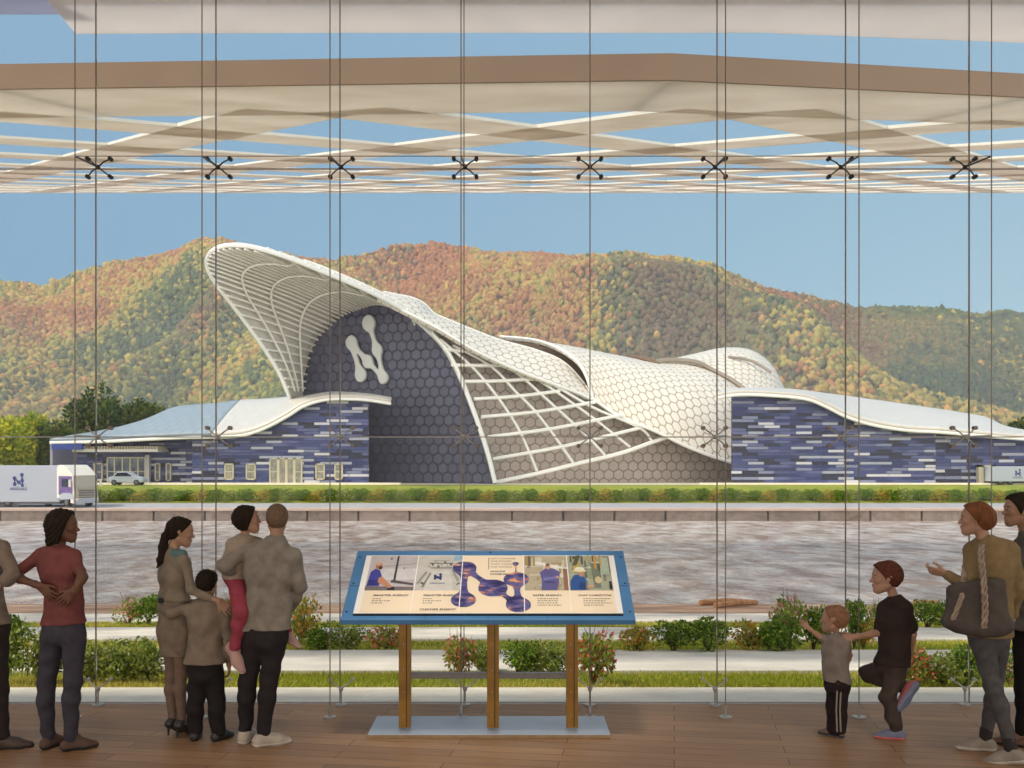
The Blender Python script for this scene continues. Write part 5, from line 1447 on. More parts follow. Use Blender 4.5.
def torso_prims(J, s, g, fwd, female=False):
    """J: neck, shL, shR, waist, pelvis"""
    N, A, B, W, Pv = (Vector(J[k]) for k in ('neck', 'shL', 'shR', 'waist', 'pelvis'))
    lat = (B - A).normalized(); f = Vector(fwd); f = (f - lat * f.dot(lat)).normalized(); up = Vector((0, 0, 1))
    half = (B - A).length / 2; C0 = (A + B) / 2
    ch = C0.lerp(W, .38)
    hw = max(.4 * half, half - .105 * g)          # inner half width at the chest
    r1 = .104 * g; r2 = (.088 if female else .096) * g; r3 = .100 * g
    kk = .05 * s
    out = []
    for sg in (-1, 1):
        sh = A if sg < 0 else B
        out += [cone(C0 + lat * sg * half * .72 - up * .04 * s, ch + lat * sg * hw * .92, .066 * g, r1, f, 1.06, kk),
                cone(ch + lat * sg * hw * .92, W + lat * sg * hw * .70, r1, r2, f, 1.14, kk),
                cone(W + lat * sg * hw * .70, Pv + lat * sg * hw * .95, r2, r3, f, 1.1, kk),
                cone(Pv + lat * sg * hw * .75 - up * .02 * s, Pv + lat * sg * hw * .70 - up * .07 * s - f * .045 * g, .085 * g, .082 * g, None, 1, kk),
                cone(N - up * .01 * s, sh - up * .005 * s, .050 * g, .048 * g, None, 1, kk)]
    if female:
        for sg in (-1, 1): out.append(cone(ch + lat * sg * .07 * g + f * .06 * g, ch + lat * sg * .07 * g + f * .075 * g, .058 * g, .05 * g, None, 1, .03 * s))
    out.append(cone(C0 - up * .03 * s - f * .02, ch - f * .01, .085 * g, .10 * g, f, 1.1, kk))
    return out
def arm_prims(sh, el, wr, s, g, t0=0.0, t1=1.0, r=(.050, .041, .028)):
    """upper arm and forearm, cut to the fraction t0..t1 of its length (for sleeves)"""
    sh, el, wr = Vector(sh), Vector(el), Vector(wr)
    out = []; k = .022 * s
    r0, r1_, r2_ = (x * g for x in r)
    if t1 <= .5:
        e = sh.lerp(el, t1 * 2); return [cone(sh, e, r0, lerp(r0, r1_, t1 * 2), None, 1, k)]
    if t0 < .5: out.append(cone(sh, el, r0, r1_, None, 1, k))
    u = (t1 - .5) * 2
    fa = el.lerp(wr, .3)
    out += [cone(el, fa, r1_ * .98, r1_ * .98, None, 1, k), cone(fa, el.lerp(wr, u), r1_ * .98, lerp(r1_, r2_, u), None, 1, k)]
    return out
def leg_prims(hip, kn, an, s, g, bk, t1=1.0, r=(.088, .056, .038)):
    hip, kn, an, bk = Vector(hip), Vector(kn), Vector(an), Vector(bk).normalized()
    k = .03 * s; r0, r1_, r2_ = (x * g for x in r)
    cf = kn.lerp(an, .32) + bk * .014 * s
    e = cf.lerp(an, t1) if t1 < 1 else an
    return [cone(hip, kn, r0, r1_, None, 1, k), cone(kn, cf, r1_ * .98, r1_ * .98, None, 1, k), cone(cf, e, r1_ * .98, lerp(r1_ * .98, r2_, t1), None, 1, k)]
def shoe(parent, an, toe, s, m, msole, up=(0, 0, 1), high=0.0, w=1.0, heel=0.0, name='shoe', tongue=None):
    """shoe under an ankle joint; an is .085*s above the sole"""
    an = Vector(an) - Vector(up).normalized() * heel * s
    Fm = Frame(an, toe, up, s); p = Fm.p
    bz = -.085
    pr = [cone(p(0, -.040, bz + .042 + heel), p(0, -.02, bz + .05 + heel), .036 * s * w, .036 * s * w, None, 1, .03 * s),
          cone(p(0, -.03, bz + .035 + heel), p(0, .10, bz + .032), .034 * s * w, .040 * s * w, Fm.z, 1.1, .03 * s),
          cone(p(0, .10, bz + .032), p(-.004, .165, bz + .024), .042 * s * w, .030 * s * w, Fm.z, 1.25, .03 * s),
          cone(p(0, -.008, bz + .075 + heel * .6 + high), p(0, .075, bz + .045), .040 * s * w, .034 * s * w, None, 1, .03 * s)]
    v, f = solid(pr, .006 if s > .8 else .0045, [(p(0, 0, bz + .014 + (0 if not heel else 0)), -Fm.z), (p(0, -.01, bz + .098 + high + heel), Fm.z - Fm.y * .25)])
    o = np_mesh(name, v, f, m, parent)
    so = [dict(q) for q in grow(pr[:3], .0035)]
    if heel:
        sv = MB(); sv.tube([p(0, -.045, bz + heel), p(0, -.05, bz)], [.012 * s, .006 * s], 8); sv.build('heel', msole, o, smooth=True)
    v, f = solid(so, .005 if s > .8 else .004, [(p(0, 0, bz), -Fm.z), (p(0, 0, bz + .027), Fm.z)])
    np_mesh('sole', v, f, msole, o)
    if tongue:
        mb = MB()
        for t in (.05, .07, .09): mb.tube([p(-.026, t, bz + .066 - t * .18), p(0, t + .004, bz + .082 - t * .2), p(.026, t, bz + .066 - t * .18)], .0035 * s, 5)
        mb.build('laces', tongue, o, smooth=True)
    return o
def eyes(parent, H, skin, iris=C(60, 44, 34), brow=None):
    s = H.s
    for sg in (-1, 1):
        c = H.p(sg * .030, .0795, .108)
        mb = MB(); mb.ball(c, .0115 * s, 12, 0); mb.ball(c + H.y * .0062 * s, .0068 * s, 10, 1)
        mb.build('eye', [mat('eye white', C(190, 184, 176), .3, noise=.02), mat('eye iris %d' % int(iris[0] * 1000), iris, .2, noise=.05)], parent, smooth=True)
        mb = MB(); mb.tube([H.p(sg * .014, .0925, .130), H.p(sg * .032, .091, .135), H.p(sg * .048, .078, .131)], [.004 * s, .0045 * s, .0025 * s], 6)
        mb.build('eyebrow', brow or skin, parent, smooth=True)
def lips(parent, H, m):
    p, s = H.p, H.s
    v, f = solid([cone(p(-.017, .0925, .0555), p(0, .0985, .057), .0045 * s, .006 * s, None, 1, .004 * s), cone(p(.017, .0925, .0555), p(0, .0985, .057), .0045 * s, .006 * s, None, 1, .004 * s),
                  cone(p(-.014, .092, .047), p(0, .0965, .0445), .004 * s, .0065 * s, None, 1, .004 * s), cone(p(.014, .092, .047), p(0, .0965, .0445), .004 * s, .0065 * s, None, 1, .004 * s)], .0025)
    np_mesh('lips', v, f, m, parent)
def cap(H, t, cuts, extra=(), h=.005, wr=None):
    """hair following the skull, t thick, trimmed by local cut planes ((x,y,z),(nx,ny,nz))"""
    p, s = H.p, H.s
    pr = [cone(p(0, -.022, .140), p(0, .018, .137), (.079 + t) * s, (.074 + t) * s, H.x, 1.08, .02 * s),
          cone(p(0, -.045, .115), p(0, -.03, .09), (.060 + t) * s, (.055 + t) * s, H.x, 1.05, .03 * s)] + list(extra)
    cc = [(p(*a), H.x * n[0] + H.y * n[1] + H.z * n[2]) for a, n in cuts]
    return solid(pr, h, cc, wr or strands(.0018))
HB, HH_ = .0085, .0042     # mesh steps for bodies and for heads / hands

def build_person(name, label, base, J, fwd, look, s, g, skin, up=(0, 0, 1), female=False, hands=True, hand_spec=None, neck_r=.05, leg_back=None):
    """the continuous body with its head, hands and limbs; returns the thing and the head frame"""
    t = empty('person', base, label, 'person')
    H = Frame(J['chin'], look, up, J.get('hs', s))
    f = Vector(fwd); bk = leg_back or -f
    pr = torso_prims(J, s, g * .92, fwd, female)
    pr = grow(pr, -.012 * s)
    pr += [cone(J['neck'] - V(0, 0, .03 * s), H.p(0, -.022, .05), neck_r * s * 1.08, neck_r * s * .95, None, 1, .03 * s)]
    for sd_ in 'LR':
        if 'el' + sd_ in J: pr += grow(arm_prims(J['sh' + sd_], J['el' + sd_], J['wr' + sd_], s, g * .95), -.005)
        pr += grow(leg_prims(J['hip' + sd_], J['kn' + sd_], J['an' + sd_], s, g * .95, bk), -.008 * s)
        an = J['an' + sd_]; td = Vector(J['toe' + sd_]).normalized()
        pr += [cone(an, Vector(an) + td * .10 * s - V(0, 0, .045 * s), .030 * s, .022 * s, None, 1, .02 * s)]
    parts = [solid(pr, HB)]
    hp = head_prims(H) + [cone(J['neck'] + V(0, 0, .0), H.p(0, -.022, .05), neck_r * s * 1.0, neck_r * s * .95, None, 1, .025 * s)]
    parts.append(solid(hp, HH_))
    for sd_, sp in (hand_spec or {}).items():
        w, e = Vector(J['wr' + sd_]), Vector(J['el' + sd_])
        hp = hand_prims(w, sp['d'], sp['n'], sp['t'], J.get('hands', s), sp.get('curl', .3), sp.get('spread', .12), sp.get('point', False)) + [cone(e.lerp(w, .8), w, .031 * g, .0255 * g, None, 1, .02 * s)]
        parts.append(solid(hp, .0034))
    v, f_ = joined(parts)
    np_mesh('body', v, f_, skin, t)
    return t, H
def top_garment(t, J, s, g, fwd, m, hem, sleeve, name='shirt', female=False, inf=.013, seed=1, amp=.004, hem_n=(0, 0, -1), collar=.012, hemr=.0, sleeve_r=(.055, .047, .036), sleeves='LR', extra=(), neckcut=.02, cuts=()):
    """shirt over the torso down to the hem point, sleeves to a fraction of the arm"""
    pr = grow(torso_prims(J, s, g, fwd, female), inf)
    W, Pv = Vector(J['waist']), Vector(J['pelvis']); lat = (Vector(J['shR']) - Vector(J['shL'])).normalized()
    half = (Vector(J['shR']) - Vector(J['shL'])).length / 2; hw = max(.4 * half, half - .105 * g)
    f = Vector(fwd).normalized(); hem = Vector(hem)
    dz = hem - Pv
    for sg in (-1, 1): pr.append(cone(W + lat * sg * hw * .75, Vector((Pv.x, Pv.y, hem.z - .03)) + lat * sg * hw * .95, (.092 + inf) * g, (.104 + inf + hemr) * g, f, 1.1, .05 * s))
    for sd_ in sleeves:
        if 'el' + sd_ in J: pr += arm_prims(J['sh' + sd_], J['el' + sd_], J['wr' + sd_], s, g, 0, sleeve, sleeve_r)
    pr += list(extra)
    N = Vector(J['neck']); chin = Vector(J['chin'])
    cts = [(hem, hem_n), (N + (V(0, 0, neckcut + .02) * s), (V(0, 0, 1) + f * .25))] + list(cuts)
    v, fa = solid(pr, HB, cts, folds(amp, seed))
    o = np_mesh(name, v, fa, m, t)
    return o
def trousers(t, J, s, g, fwd, m, top, seed=2, inf=.010, r=(.094, .066, .050), amp=.003, name='trousers', cuff=.97, bk=None, cutz=None):
    f = Vector(fwd).normalized(); Pv = Vector(J['pelvis'])
    tp = torso_prims(J, s, g, fwd)
    pr = [p for i, p in enumerate(tp) if i % 5 in (2, 3) and i < 10]
    pr = grow(pr, inf * .6)
    for sd_ in 'LR':
        pr += leg_prims(J['hip' + sd_], J['kn' + sd_], Vector(J['kn' + sd_]).lerp(Vector(J['an' + sd_]), cuff), s, g, bk or -f, 1.0, r)
    cts = [(top, (0, 0, 1))]
    if cutz is not None: cts.append(((0, 0, cutz), (0, 0, -1)))
    v, fa = solid(pr, HB, cts, folds(amp, seed, 46, 16))
    return np_mesh(name, v, fa, m, t)
def gd(d, px, z=None, py=None):
    q = P(px, py if py is not None else HY, d)
    if z is not None: q.z = z
    return q
SK_L = skin_mat('light skin', C(172, 134, 110)); SK_D = skin_mat('dark brown skin', C(104, 72, 54)); SK_M = skin_mat('tan skin', C(158, 122, 98))
HR_D = mat('dark brown hair', C(40, 31, 24), .8, spec=.12, noise=.3, nscale=40, stretch=(1, 1, .15)); HR_B = mat('brown hair', C(90, 64, 46), .8, spec=.12, noise=.3, nscale=40, stretch=(1, 1, .15))
HR_R = mat('auburn hair', C(112, 70, 44), .75, spec=.15, noise=.3, nscale=40, stretch=(1, 1, .15)); HR_F = mat('fine light brown hair', C(140, 102, 78), .85, spec=.1, noise=.2, nscale=40)
HR_N = mat('reddish brown hair', C(92, 54, 42), .8, spec=.12, noise=.25, nscale=40)
SO_D = mat('dark sole', C(44, 40, 38), .7, noise=.1); SO_W = mat('white sole', C(200, 194, 184), .6, noise=.06)
LIP = mat('lip', C(170, 104, 92), .45, noise=.05); LIPD = mat('dark lip', C(112, 66, 58), .45, noise=.05)

# --- woman in the maroon shirt
d = 7.55
J = dict(chin=P(62.5, 541, d - .02), neck=P(58, 550, d), shL=P(40.5, 555, d + .05), shR=P(73, 556, d - .07), waist=P(64, 593, d - .02), pelvis=P(63.5, 624, d),
         elL=P(12, 576, d - .06), wrL=P(40, 586, d - .14), elR=P(83, 577, d - .13), wrR=P(74, 591, d - .175),
         hipL=P(53.5, 634, d + .02), hipR=P(74, 634, d - .03), knL=P(46.5, 683, d + .02), knR=P(73, 682, d - .06), anL=gd(d + .02, 48.5, .085), anR=gd(d - .04, 71, .085), toeL=(.25, .95, 0), toeR=(.85, .5, 0), hs=1.0)
t, H = build_person('person', 'woman with a black bob, maroon shirt and grey trousers, hands on her lower back', (P(60, 0, d).x, d, 0), J, (.42, .9, 0), (.985, .12, -.03), .97, .97, SK_D, female=True,
    hand_spec={'L': dict(d=(.75, -.10, -.66), n=(.15, 1, .1), t=(.4, 0, .6), curl=.18, spread=.2), 'R': dict(d=(-.72, -.03, -.69), n=(-.1, 1, 0), t=(-.5, 0, .6), curl=.16, spread=.2)})
m = cloth('maroon shirt cloth', C(120, 70, 67))
top_garment(t, J, .97, .89, (.42, .9, 0), m, P(64, 623.5, d), .36, female=True, seed=3, hem_n=(.06, 0, -1), hemr=.012)
trousers(t, J, .97, .97, (.42, .9, 0), cloth('charcoal trouser cloth', C(67, 64, 72)), P(64, 612, d), 5)
v, f_ = cap(H, .024, [((0, .064, .19), (0, 1, -.36)), ((0, 0, -.012), (0, .25, -1))], [cone(H.p(sg * .060, -.010, .13), H.p(sg * .068, -.012, .01), .038, .034, None, 1, .03) for sg in (-1, 1)] + [cone(H.p(0, -.06, .12), H.p(0, -.075, .0), .062, .055, H.y, 1.2, .04)], wr=strands(.003))
np_mesh('hair', v, f_, HR_D, t); eyes(t, H, SK_D, brow=HR_D); lips(t, H, LIPD)
BOOT = mat('brown suede boot', C(92, 70, 58), .9, noise=.15)
for k in 'LR': shoe(t, J['an' + k], J['toe' + k], .98, BOOT, SO_D, high=.05, name='boot')

# --- man cut by the left edge
d = 7.6
J = dict(chin=P(-24, 534, d), neck=P(-26, 541, d), shL=P(-50, 550, d + .1), shR=P(1, 547, d - .1), waist=P(-24, 600, d), pelvis=P(-19, 630, d),
         elL=P(-58, 592, d + .1), wrL=P(-42, 620, d), elR=P(13, 576, d - .17), wrR=P(-6, 588, d - .20),
         hipL=P(-26, 638, d + .05), hipR=P(-5, 638, d - .05), knL=P(-26, 688, d), knR=P(-1, 688, d - .05), anL=gd(d, -24, .085), anR=gd(d - .05, 3, .085), toeL=(.6, .8, 0), toeR=(.96, .28, 0))
t, H = build_person('person', 'man in a taupe sleeve and dark trousers, cut off by the left edge', (P(-12, 0, d).x, d, 0), J, (.55, .83, 0), (.6, .8, 0), 1.02, 1.05, SK_M,
    hand_spec={'R': dict(d=(-.9, -.1, -.3), n=(-.1, 1, 0), t=(0, 0, 1), curl=.3), 'L': dict(d=(.1, .2, -1), n=(.6, 0, 0), t=(0, 1, 0), curl=.4)})
top_garment(t, J, 1.02, .92, (.55, .83, 0), cloth('taupe shirt cloth', C(126, 112, 99)), P(-14, 622, d), .62, seed=9, sleeve_r=(.064, .056, .046))
trousers(t, J, 1.02, 1.02, (.55, .83, 0), cloth('dark brown trouser cloth', C(52, 45, 43)), P(-14, 614, d), 6)
v, f_ = cap(H, .010, [((0, .080, .20), (0, 1, -.9)), ((0, 0, .05), (0, 0, -1))]); np_mesh('hair', v, f_, HR_D, t); eyes(t, H, SK_M, brow=HR_D)
for k in 'LR': shoe(t, J['an' + k], J['toe' + k], 1.08, mat('brown leather shoe', C(70, 54, 46), .5, noise=.15), SO_D)

# --- woman with the ponytail
d = 7.9
J = dict(chin=P(178, 545, d), neck=P(172, 551, d), shL=P(165, 560, d + .10), shR=P(184, 561, d - .10), waist=P(173, 598, d), pelvis=P(177, 626, d),
         elR=P(192, 590, d - .16), wrR=P(219, 601, d - .17), hipL=P(171, 634, d + .06), hipR=P(179, 634, d - .06), knL=P(172, 676, d + .04), knR=P(181.5, 674, d - .02),
         elL=P(168, 590, d + .2), wrL=P(184, 600, d + .36), anL=gd(d + .03, 172.5, .135), anR=gd(d - .02, 182, .135), toeL=(.45, .9, 0), toeR=(.6, .8, 0))
t, H = build_person('person', 'woman with a long dark ponytail and taupe dress, arm around the boy', (P(176, 0, d).x, d, 0), J, (.72, .69, 0), (.93, .28, -.16), .95, .80, SK_L, female=True, neck_r=.044,
    hand_spec={'R': dict(d=(.72, .1, -.7), n=(-.1, .9, -.5), t=(-.5, -.1, -.5), curl=.3), 'L': dict(d=(.6, .3, -.6), n=(0, -1, 0), t=(0, 0, 1))})
DRS = cloth('taupe dress cloth', C(132, 120, 104))
top_garment(t, J, .95, .79, (.72, .69, 0), DRS, P(172, 600, d), .93, name='blouse', female=True, seed=11, sleeve_r=(.053, .046, .038))
pr = grow([q for k_, q in enumerate(torso_prims(J, .95, .80, (.72, .69, 0), True)) if k_ % 5 in (2, 3) and k_ < 10], .012)
for sg in (-1, 1): pr += [cone(P(173.5, 600, d) + V(sg * .03, 0, 0), P(177, 630, d) + V(sg * .035, 0, 0), .078, .108, (.72, .69, 0), 1.05, .05), cone(P(177, 630, d) + V(sg * .035, 0, 0), P(178, 662, d) + V(sg * .035, 0, 0), .108, .094, None, 1, .05)]
v, f_ = solid(pr, HB, [(P(174, 655, d), (0, 0, -1)), (P(171, 597, d), (0, 0, 1))], folds(.003, 4)); np_mesh('skirt', v, f_, cloth('taupe skirt cloth', C(128, 114, 98)), t)
pr = []
for k_ in 'LR': pr += grow(leg_prims(J['hip' + k_], J['kn' + k_], J['an' + k_], .95, .76, (-.72, -.69, 0)), .003)
v, f_ = solid(pr, HB, [((0, 0, P(0, 648, d).z), (0, 0, 1))]); np_mesh('tights', v, f_, cloth('taupe tights', C(122, 102, 88)), t)
v, f_ = solid([cone(P(173, 599, d) + V(sg * .03, 0, 0), P(173, 600, d) + V(sg * .03, 0, 0), .090, .090, (.72, .69, 0), 1.05, .05) for sg in (-1, 1)], .006, [(P(171, 602, d), (0, 0, -1)), (P(171, 596.5, d), (0, 0, 1))]); np_mesh('belt', v, f_, M_black, t)
v, f_ = solid([cone(P(171, 552, d - .03), P(181, 555, d - .07), .045, .05, None, 1, .02), cone(P(171, 553, d + .04), P(180, 555, d + .02), .045, .045, None, 1, .02)], .005, [(P(176, 549, d), (0, 0, 1)), (P(176, 558.5, d), (-.3, 0, -1)), (P(174, 550, d), (-1, 0, .3))]); np_mesh('collar', v, f_, cloth('teal collar cloth', C(96, 120, 120)), t)
v, f_ = cap(H, .014, [((0, .072, .19), (0, 1, -.72)), ((0, 0, .055), (0, .3, -1))], wr=strands(.0025))
ho = np_mesh('hair', v, f_, HR_D, t)
v, f_ = solid([cone(H.p(0, -.085, .10), P(165, 537, d - .02), .030, .030, None, 1, .02), cone(P(165, 537, d - .02), P(163, 548, d - .05), .030, .034, None, 1, .02), cone(P(163, 548, d - .05), P(160.5, 560, d - .06), .034, .026, None, 1, .02), cone(P(160.5, 560, d - .06), P(157.5, 567, d - .065), .026, .008, None, 1, .02)], .005, [], strands(.003)); np_mesh('ponytail', v, f_, HR_D, ho); eyes(t, H, SK_L, brow=HR_D); lips(t, H, LIP)
for k in 'LR': shoe(t, J['an' + k], J['toe' + k] , .88, mat('dark heeled shoe', C(48, 42, 42), .4, noise=.1), SO_D, heel=.06, name='heeled_shoe')

# --- boy beside her
d = 7.78
J = dict(chin=P(207, 596, d + .02), neck=P(207, 602, d), shL=P(191, 609, d - .01), shR=P(224, 610, d), waist=P(206, 645, d), pelvis=P(205.5, 668, d), hs=.88,
         elL=P(172, 613, d - .03), wrL=P(160, 606, d + .12), elR=P(229, 640, d - .02), wrR=P(229, 664, d + .04), hipL=P(198, 674, d), hipR=P(214, 674, d), knL=P(196, 700, d), knR=P(216.5, 700, d), anL=gd(d + .02, 195, .07), anR=gd(d, 218, .07), toeL=(-.1, 1, 0), toeR=(.5, .85, 0))
t, H = build_person('person', 'dark haired boy in an untucked taupe shirt, his arm round the woman\'s waist', (P(206, 0, d).x, d, 0), J, (.05, 1, 0), (.15, 1, -.05), .74, .86, SK_L,
    hand_spec={'R': dict(d=(0, .1, -1), n=(-1, 0, 0), t=(0, 1, 0), curl=.4), 'L': dict(d=(-.3, 1, .1), n=(.9, .3, 0), t=(0, 0, 1), curl=.3)})
top_garment(t, J, .74, .84, (.05, 1, 0), cloth('boy shirt cloth', C(128, 115, 100)), P(206, 663, d), .93, seed=14, amp=.0055, hem_n=(0, 0, -1), hemr=.035, sleeve_r=(.058, .052, .044))
trousers(t, J, .74, .82, (.05, 1, 0), cloth('black trouser cloth', C(41, 37, 37)), P(206, 660, d), 7, r=(.094, .080, .070))
v, f_ = cap(H, .016, [((0, .086, .20), (0, 1, -.85)), ((0, 0, .045), (0, 0, -1))], wr=strands(.002)); np_mesh('hair', v, f_, HR_D, t); eyes(t, H, SK_L, brow=HR_D)
for k in 'LR': shoe(t, J['an' + k], J['toe' + k], .82, mat('black school shoe', C(50, 46, 46), .5, noise=.1), SO_D)

# --- man carrying the girl
d = 7.65
J = dict(chin=P(277, 533.5, d + .05), neck=P(276.5, 541, d), shL=P(247, 550, d + .03), shR=P(294, 556, d - .03), waist=P(268, 602, d), pelvis=P(265, 630, d), hs=1.0,
         elL=P(223.5, 566, d - .04), wrL=P(240, 577, d + .12), elR=P(300, 588, d + .02), wrR=P(288, 611, d + .18), hipL=P(254, 638, d), hipR=P(275, 638, d), knL=P(247.5, 682, d + .02), knR=P(269, 680, d - .02), anL=gd(d + .08, 245.5, .088), anR=gd(d - .02, 263.5, .088), toeL=(.12, 1, 0), toeR=(.86, .45, 0))
t, H = build_person('person', 'man with cropped hair, grey-beige shirt and black trousers carrying the girl on his arm', (P(262, 0, d).x, d, 0), J, (-.1, 1, 0), (-.25, 1, .0), 1.02, .95, SK_M,
    hand_spec={'L': dict(d=(.8, .4, -.1), n=(0, 0, 1), t=(.3, -.5, .5), curl=.5), 'R': dict(d=(-.5, .7, -.1), n=(0, 0, 1), t=(-.4, -.5, .4), curl=.45)})
m = cloth('grey beige shirt cloth', C(132, 124, 113))
o = top_garment(t, J, 1.02, .93, (-.1, 1, 0), m, P(266, 629, d), .93, seed=21, amp=.006, hem_n=(.03, 0, -1), hemr=.016, sleeve_r=(.066, .060, .050))
v, f_ = solid([cone(P(277, 538.5, d + .02), P(277, 541, d + .01), .064, .068, (0, 1, 0), 1.0, .02)], .006, [(P(277, 535.5, d), (0, .2, 1))]); np_mesh('collar', v, f_, m, o)
trousers(t, J, 1.02, 1.02, (-.1, 1, 0), cloth('black jeans cloth', C(46, 41, 43)), P(265, 622, d), 8)
v, f_ = cap(H, .009, [((0, .084, .20), (0, 1, -.8)), ((0, 0, .062), (0, .3, -1))], wr=strands(.0008)); np_mesh('hair', v, f_, mat('cropped brown hair', C(104, 80, 60), .8, noise=.25, nscale=60), t); eyes(t, H, SK_M, brow=HR_B)
SNK = mat('beige trainer', C(178, 166, 150), .7, noise=.1)
for k in 'LR': shoe(t, J['an' + k], J['toe' + k], 1.08, SNK, SO_W, high=.0, name='trainer', w=1.05)

# --- girl on his arm
d = 7.68
J = dict(chin=P(247.5, 532.5, d), neck=P(245, 537.5, d + .02), shL=P(232.5, 544, d + .0), shR=P(256, 543, d + .08), waist=P(236.5, 562, d + .06), pelvis=P(238, 576, d + .10), hs=.88,
         elL=P(230, 556, d + .14), wrL=P(240, 548, d + .2), elR=P(259, 545, d + .02), wrR=P(270, 546.5, d - .03), hipL=P(237, 583, d + .05), hipR=P(244, 585, d + .14), knL=P(241, 613, d - .12), knR=P(268, 600, d + .26), anL=P(234.5, 648, d - .09), anR=P(287, 632, d + .14), toeL=(.50, -.35, -.75), toeR=(.8, -.4, -.3))
t, H = build_person('person', 'small girl with a dark bob, cream jacket and pink leggings carried on the man\'s arm', (P(238, 0, d).x, d, 0), J, (.6, .75, 0), (.93, .3, .05), .62, .70, SK_L, leg_back=V(0, 1, 0),
    hand_spec={'R': dict(d=(1, .1, -.1), n=(0, 1, -.2), t=(0, 0, 1), curl=.3), 'L': dict(d=(1, .2, .2), n=(0, -1, 0), t=(0, 0, 1))})
top_garment(t, J, .62, .74, (.6, .75, 0), cloth('cream jacket cloth', C(152, 137, 120)), P(238, 580, d), .9, name='jacket', seed=17, inf=.016, sleeve_r=(.060, .056, .050))
trousers(t, J, .62, .74, (.6, .75, 0), cloth('pink legging cloth', C(148, 65, 78)), P(238, 570, d), 4, name='leggings', r=(.098, .078, .058), bk=V(0, 1, 0))
v, f_ = cap(H, .020, [((0, .070, .20), (0, 1, -.42)), ((0, 0, .02), (0, .2, -1))], [cone(H.p(sg * .055, -.012, .12), H.p(sg * .060, -.012, .05), .036 * .88, .030 * .88, None, 1, .03) for sg in (-1, 1)], wr=strands(.002)); np_mesh('hair', v, f_, HR_D, t); eyes(t, H, SK_L, brow=HR_D); lips(t, H, LIP)
PSH = mat('dusty pink shoe', C(176, 140, 130), .7, noise=.1)
shoe(t, J['anL'], J['toeL'], .96, PSH, tongue=mat('red lace', C(196, 84, 84), .7, noise=.05), msole= mat('pale pink sole', C(190, 160, 146), .7, noise=.05), up=(.45, -.65, .6))
shoe(t, J['anR'], J['toeR'], .85, PSH, mat('pale pink sole', C(190, 160, 146), .7, noise=.05), up=(.3, .2, .9))

# --- toddler
d = 7.86
J = dict(chin=P(834, 632.5, d), neck=P(836, 635, d), shL=P(827, 641, d + .04), shR=P(845, 641, d - .03), waist=P(835, 664, d), pelvis=P(837, 681, d), hs=.95,
         elL=P(819, 636, d + .02), wrL=P(808.5, 628, d + .03), elR=P(850, 655, d + .06), wrR=P(846, 668, d + .12), hipL=P(834, 685, d + .03), hipR=P(842, 685, d - .01), knL=P(833, 707, d + .03), knR=P(840, 707, d - .02), anL=gd(d + .03, 832.5, .06), anR=gd(d - .02, 839.5, .06), toeL=(-.8, .5, 0), toeR=(-.35, .9, 0))
t, H = build_person('person', 'toddler with fair hair, grey shirt and side-striped dark trousers, one hand held out', (P(836, 0, d).x, d, 0), J, (-.55, .83, 0), (-.8, .6, .05), .52, .64, SK_L,
    hand_spec={'L': dict(d=(-.8, .1, .6), n=(0, 1, .3), t=(.3, 0, .8), curl=.12, spread=.3), 'R': dict(d=(-.2, .4, -1), n=(-1, 0, 0), t=(0, 1, 0), curl=.4)}, neck_r=.042)
top_garment(t, J, .52, .70, (-.55, .83, 0), cloth('grey toddler shirt cloth', C(132, 121, 113)), P(836, 682, d), .27, seed=5, inf=.010, amp=.0035, hem_n=(-.12, 0, -1), sleeve_r=(.052, .050, .042))
tr_ = trousers(t, J, .52, .72, (-.55, .83, 0), cloth('dark tracksuit cloth', C(43, 36, 36)), P(836, 676, d), 3, r=(.088, .074, .068))
for off in (-.016, .012):
    mb = MB(); xs = (836 + off * 130 - CX) / F * d
    A_, B_2 = V((835.8 - CX) / F * d + off, d - .088, P(0, 684, d).z), V((836.3 - CX) / F * d + off, d - .070, .062)
    K_ = V((835 - CX) / F * d + off, d - .080, P(0, 708, d).z)
    mb.tube([A_, K_, B_2], .0065, 6, flat=None); mb.build('side_stripe', cloth('pale stripe cloth', C(152, 142, 131)), tr_, smooth=True)
v, f_ = cap(H, .008, [((0, .082, .20), (0, 1, -.8)), ((0, 0, .055), (0, .2, -1))], wr=strands(.0006)); np_mesh('hair', v, f_, HR_F, t); eyes(t, H, SK_L, brow=HR_F); lips(t, H, LIP)
for k in 'LR': shoe(t, J['an' + k], J['toe' + k], .58, mat('brown toddler shoe', C(112, 92, 80), .6, noise=.1), SO_D)

# --- boy in the dark shirt, one foot up
d = 7.84
J = dict(chin=P(887, 592, d), neck=P(895, 599, d), shL=P(884, 607, d + .08), shR=P(906, 607, d - .06), waist=P(895, 642, d), pelvis=P(892, 664, d), hs=1.04,
         elL=P(878, 633, d + .04), wrL=P(854, 637, d - .04), elR=P(913, 634, d - .06), wrR=P(910, 655, d + .06), hipL=P(886, 668, d + .06), hipR=P(896, 668, d - .03), knL=P(867, 674, d + .20), knR=P(888, 697, d - .03), anL=P(906, 687, d + .0), anR=gd(d - .03, 896.5, .07), toeL=(-.62, -.15, -.76), toeR=(-.96, .3, 0))
t, H = build_person('person', 'boy in a dark shirt standing on one leg, holding the toddler\'s shoulder', (P(893, 0, d).x, d, 0), J, (-.75, .66, 0), (-.97, .15, -.05), .74, .82, SK_L, leg_back=V(.6, -.2, -.3),
    hand_spec={'L': dict(d=(-.95, 0, -.1), n=(-.15, .9, -.4), t=(0, -.3, 1), curl=.3), 'R': dict(d=(-.1, .2, -1), n=(-1, 0, 0), t=(0, 1, 0), curl=.4)}, neck_r=.046)
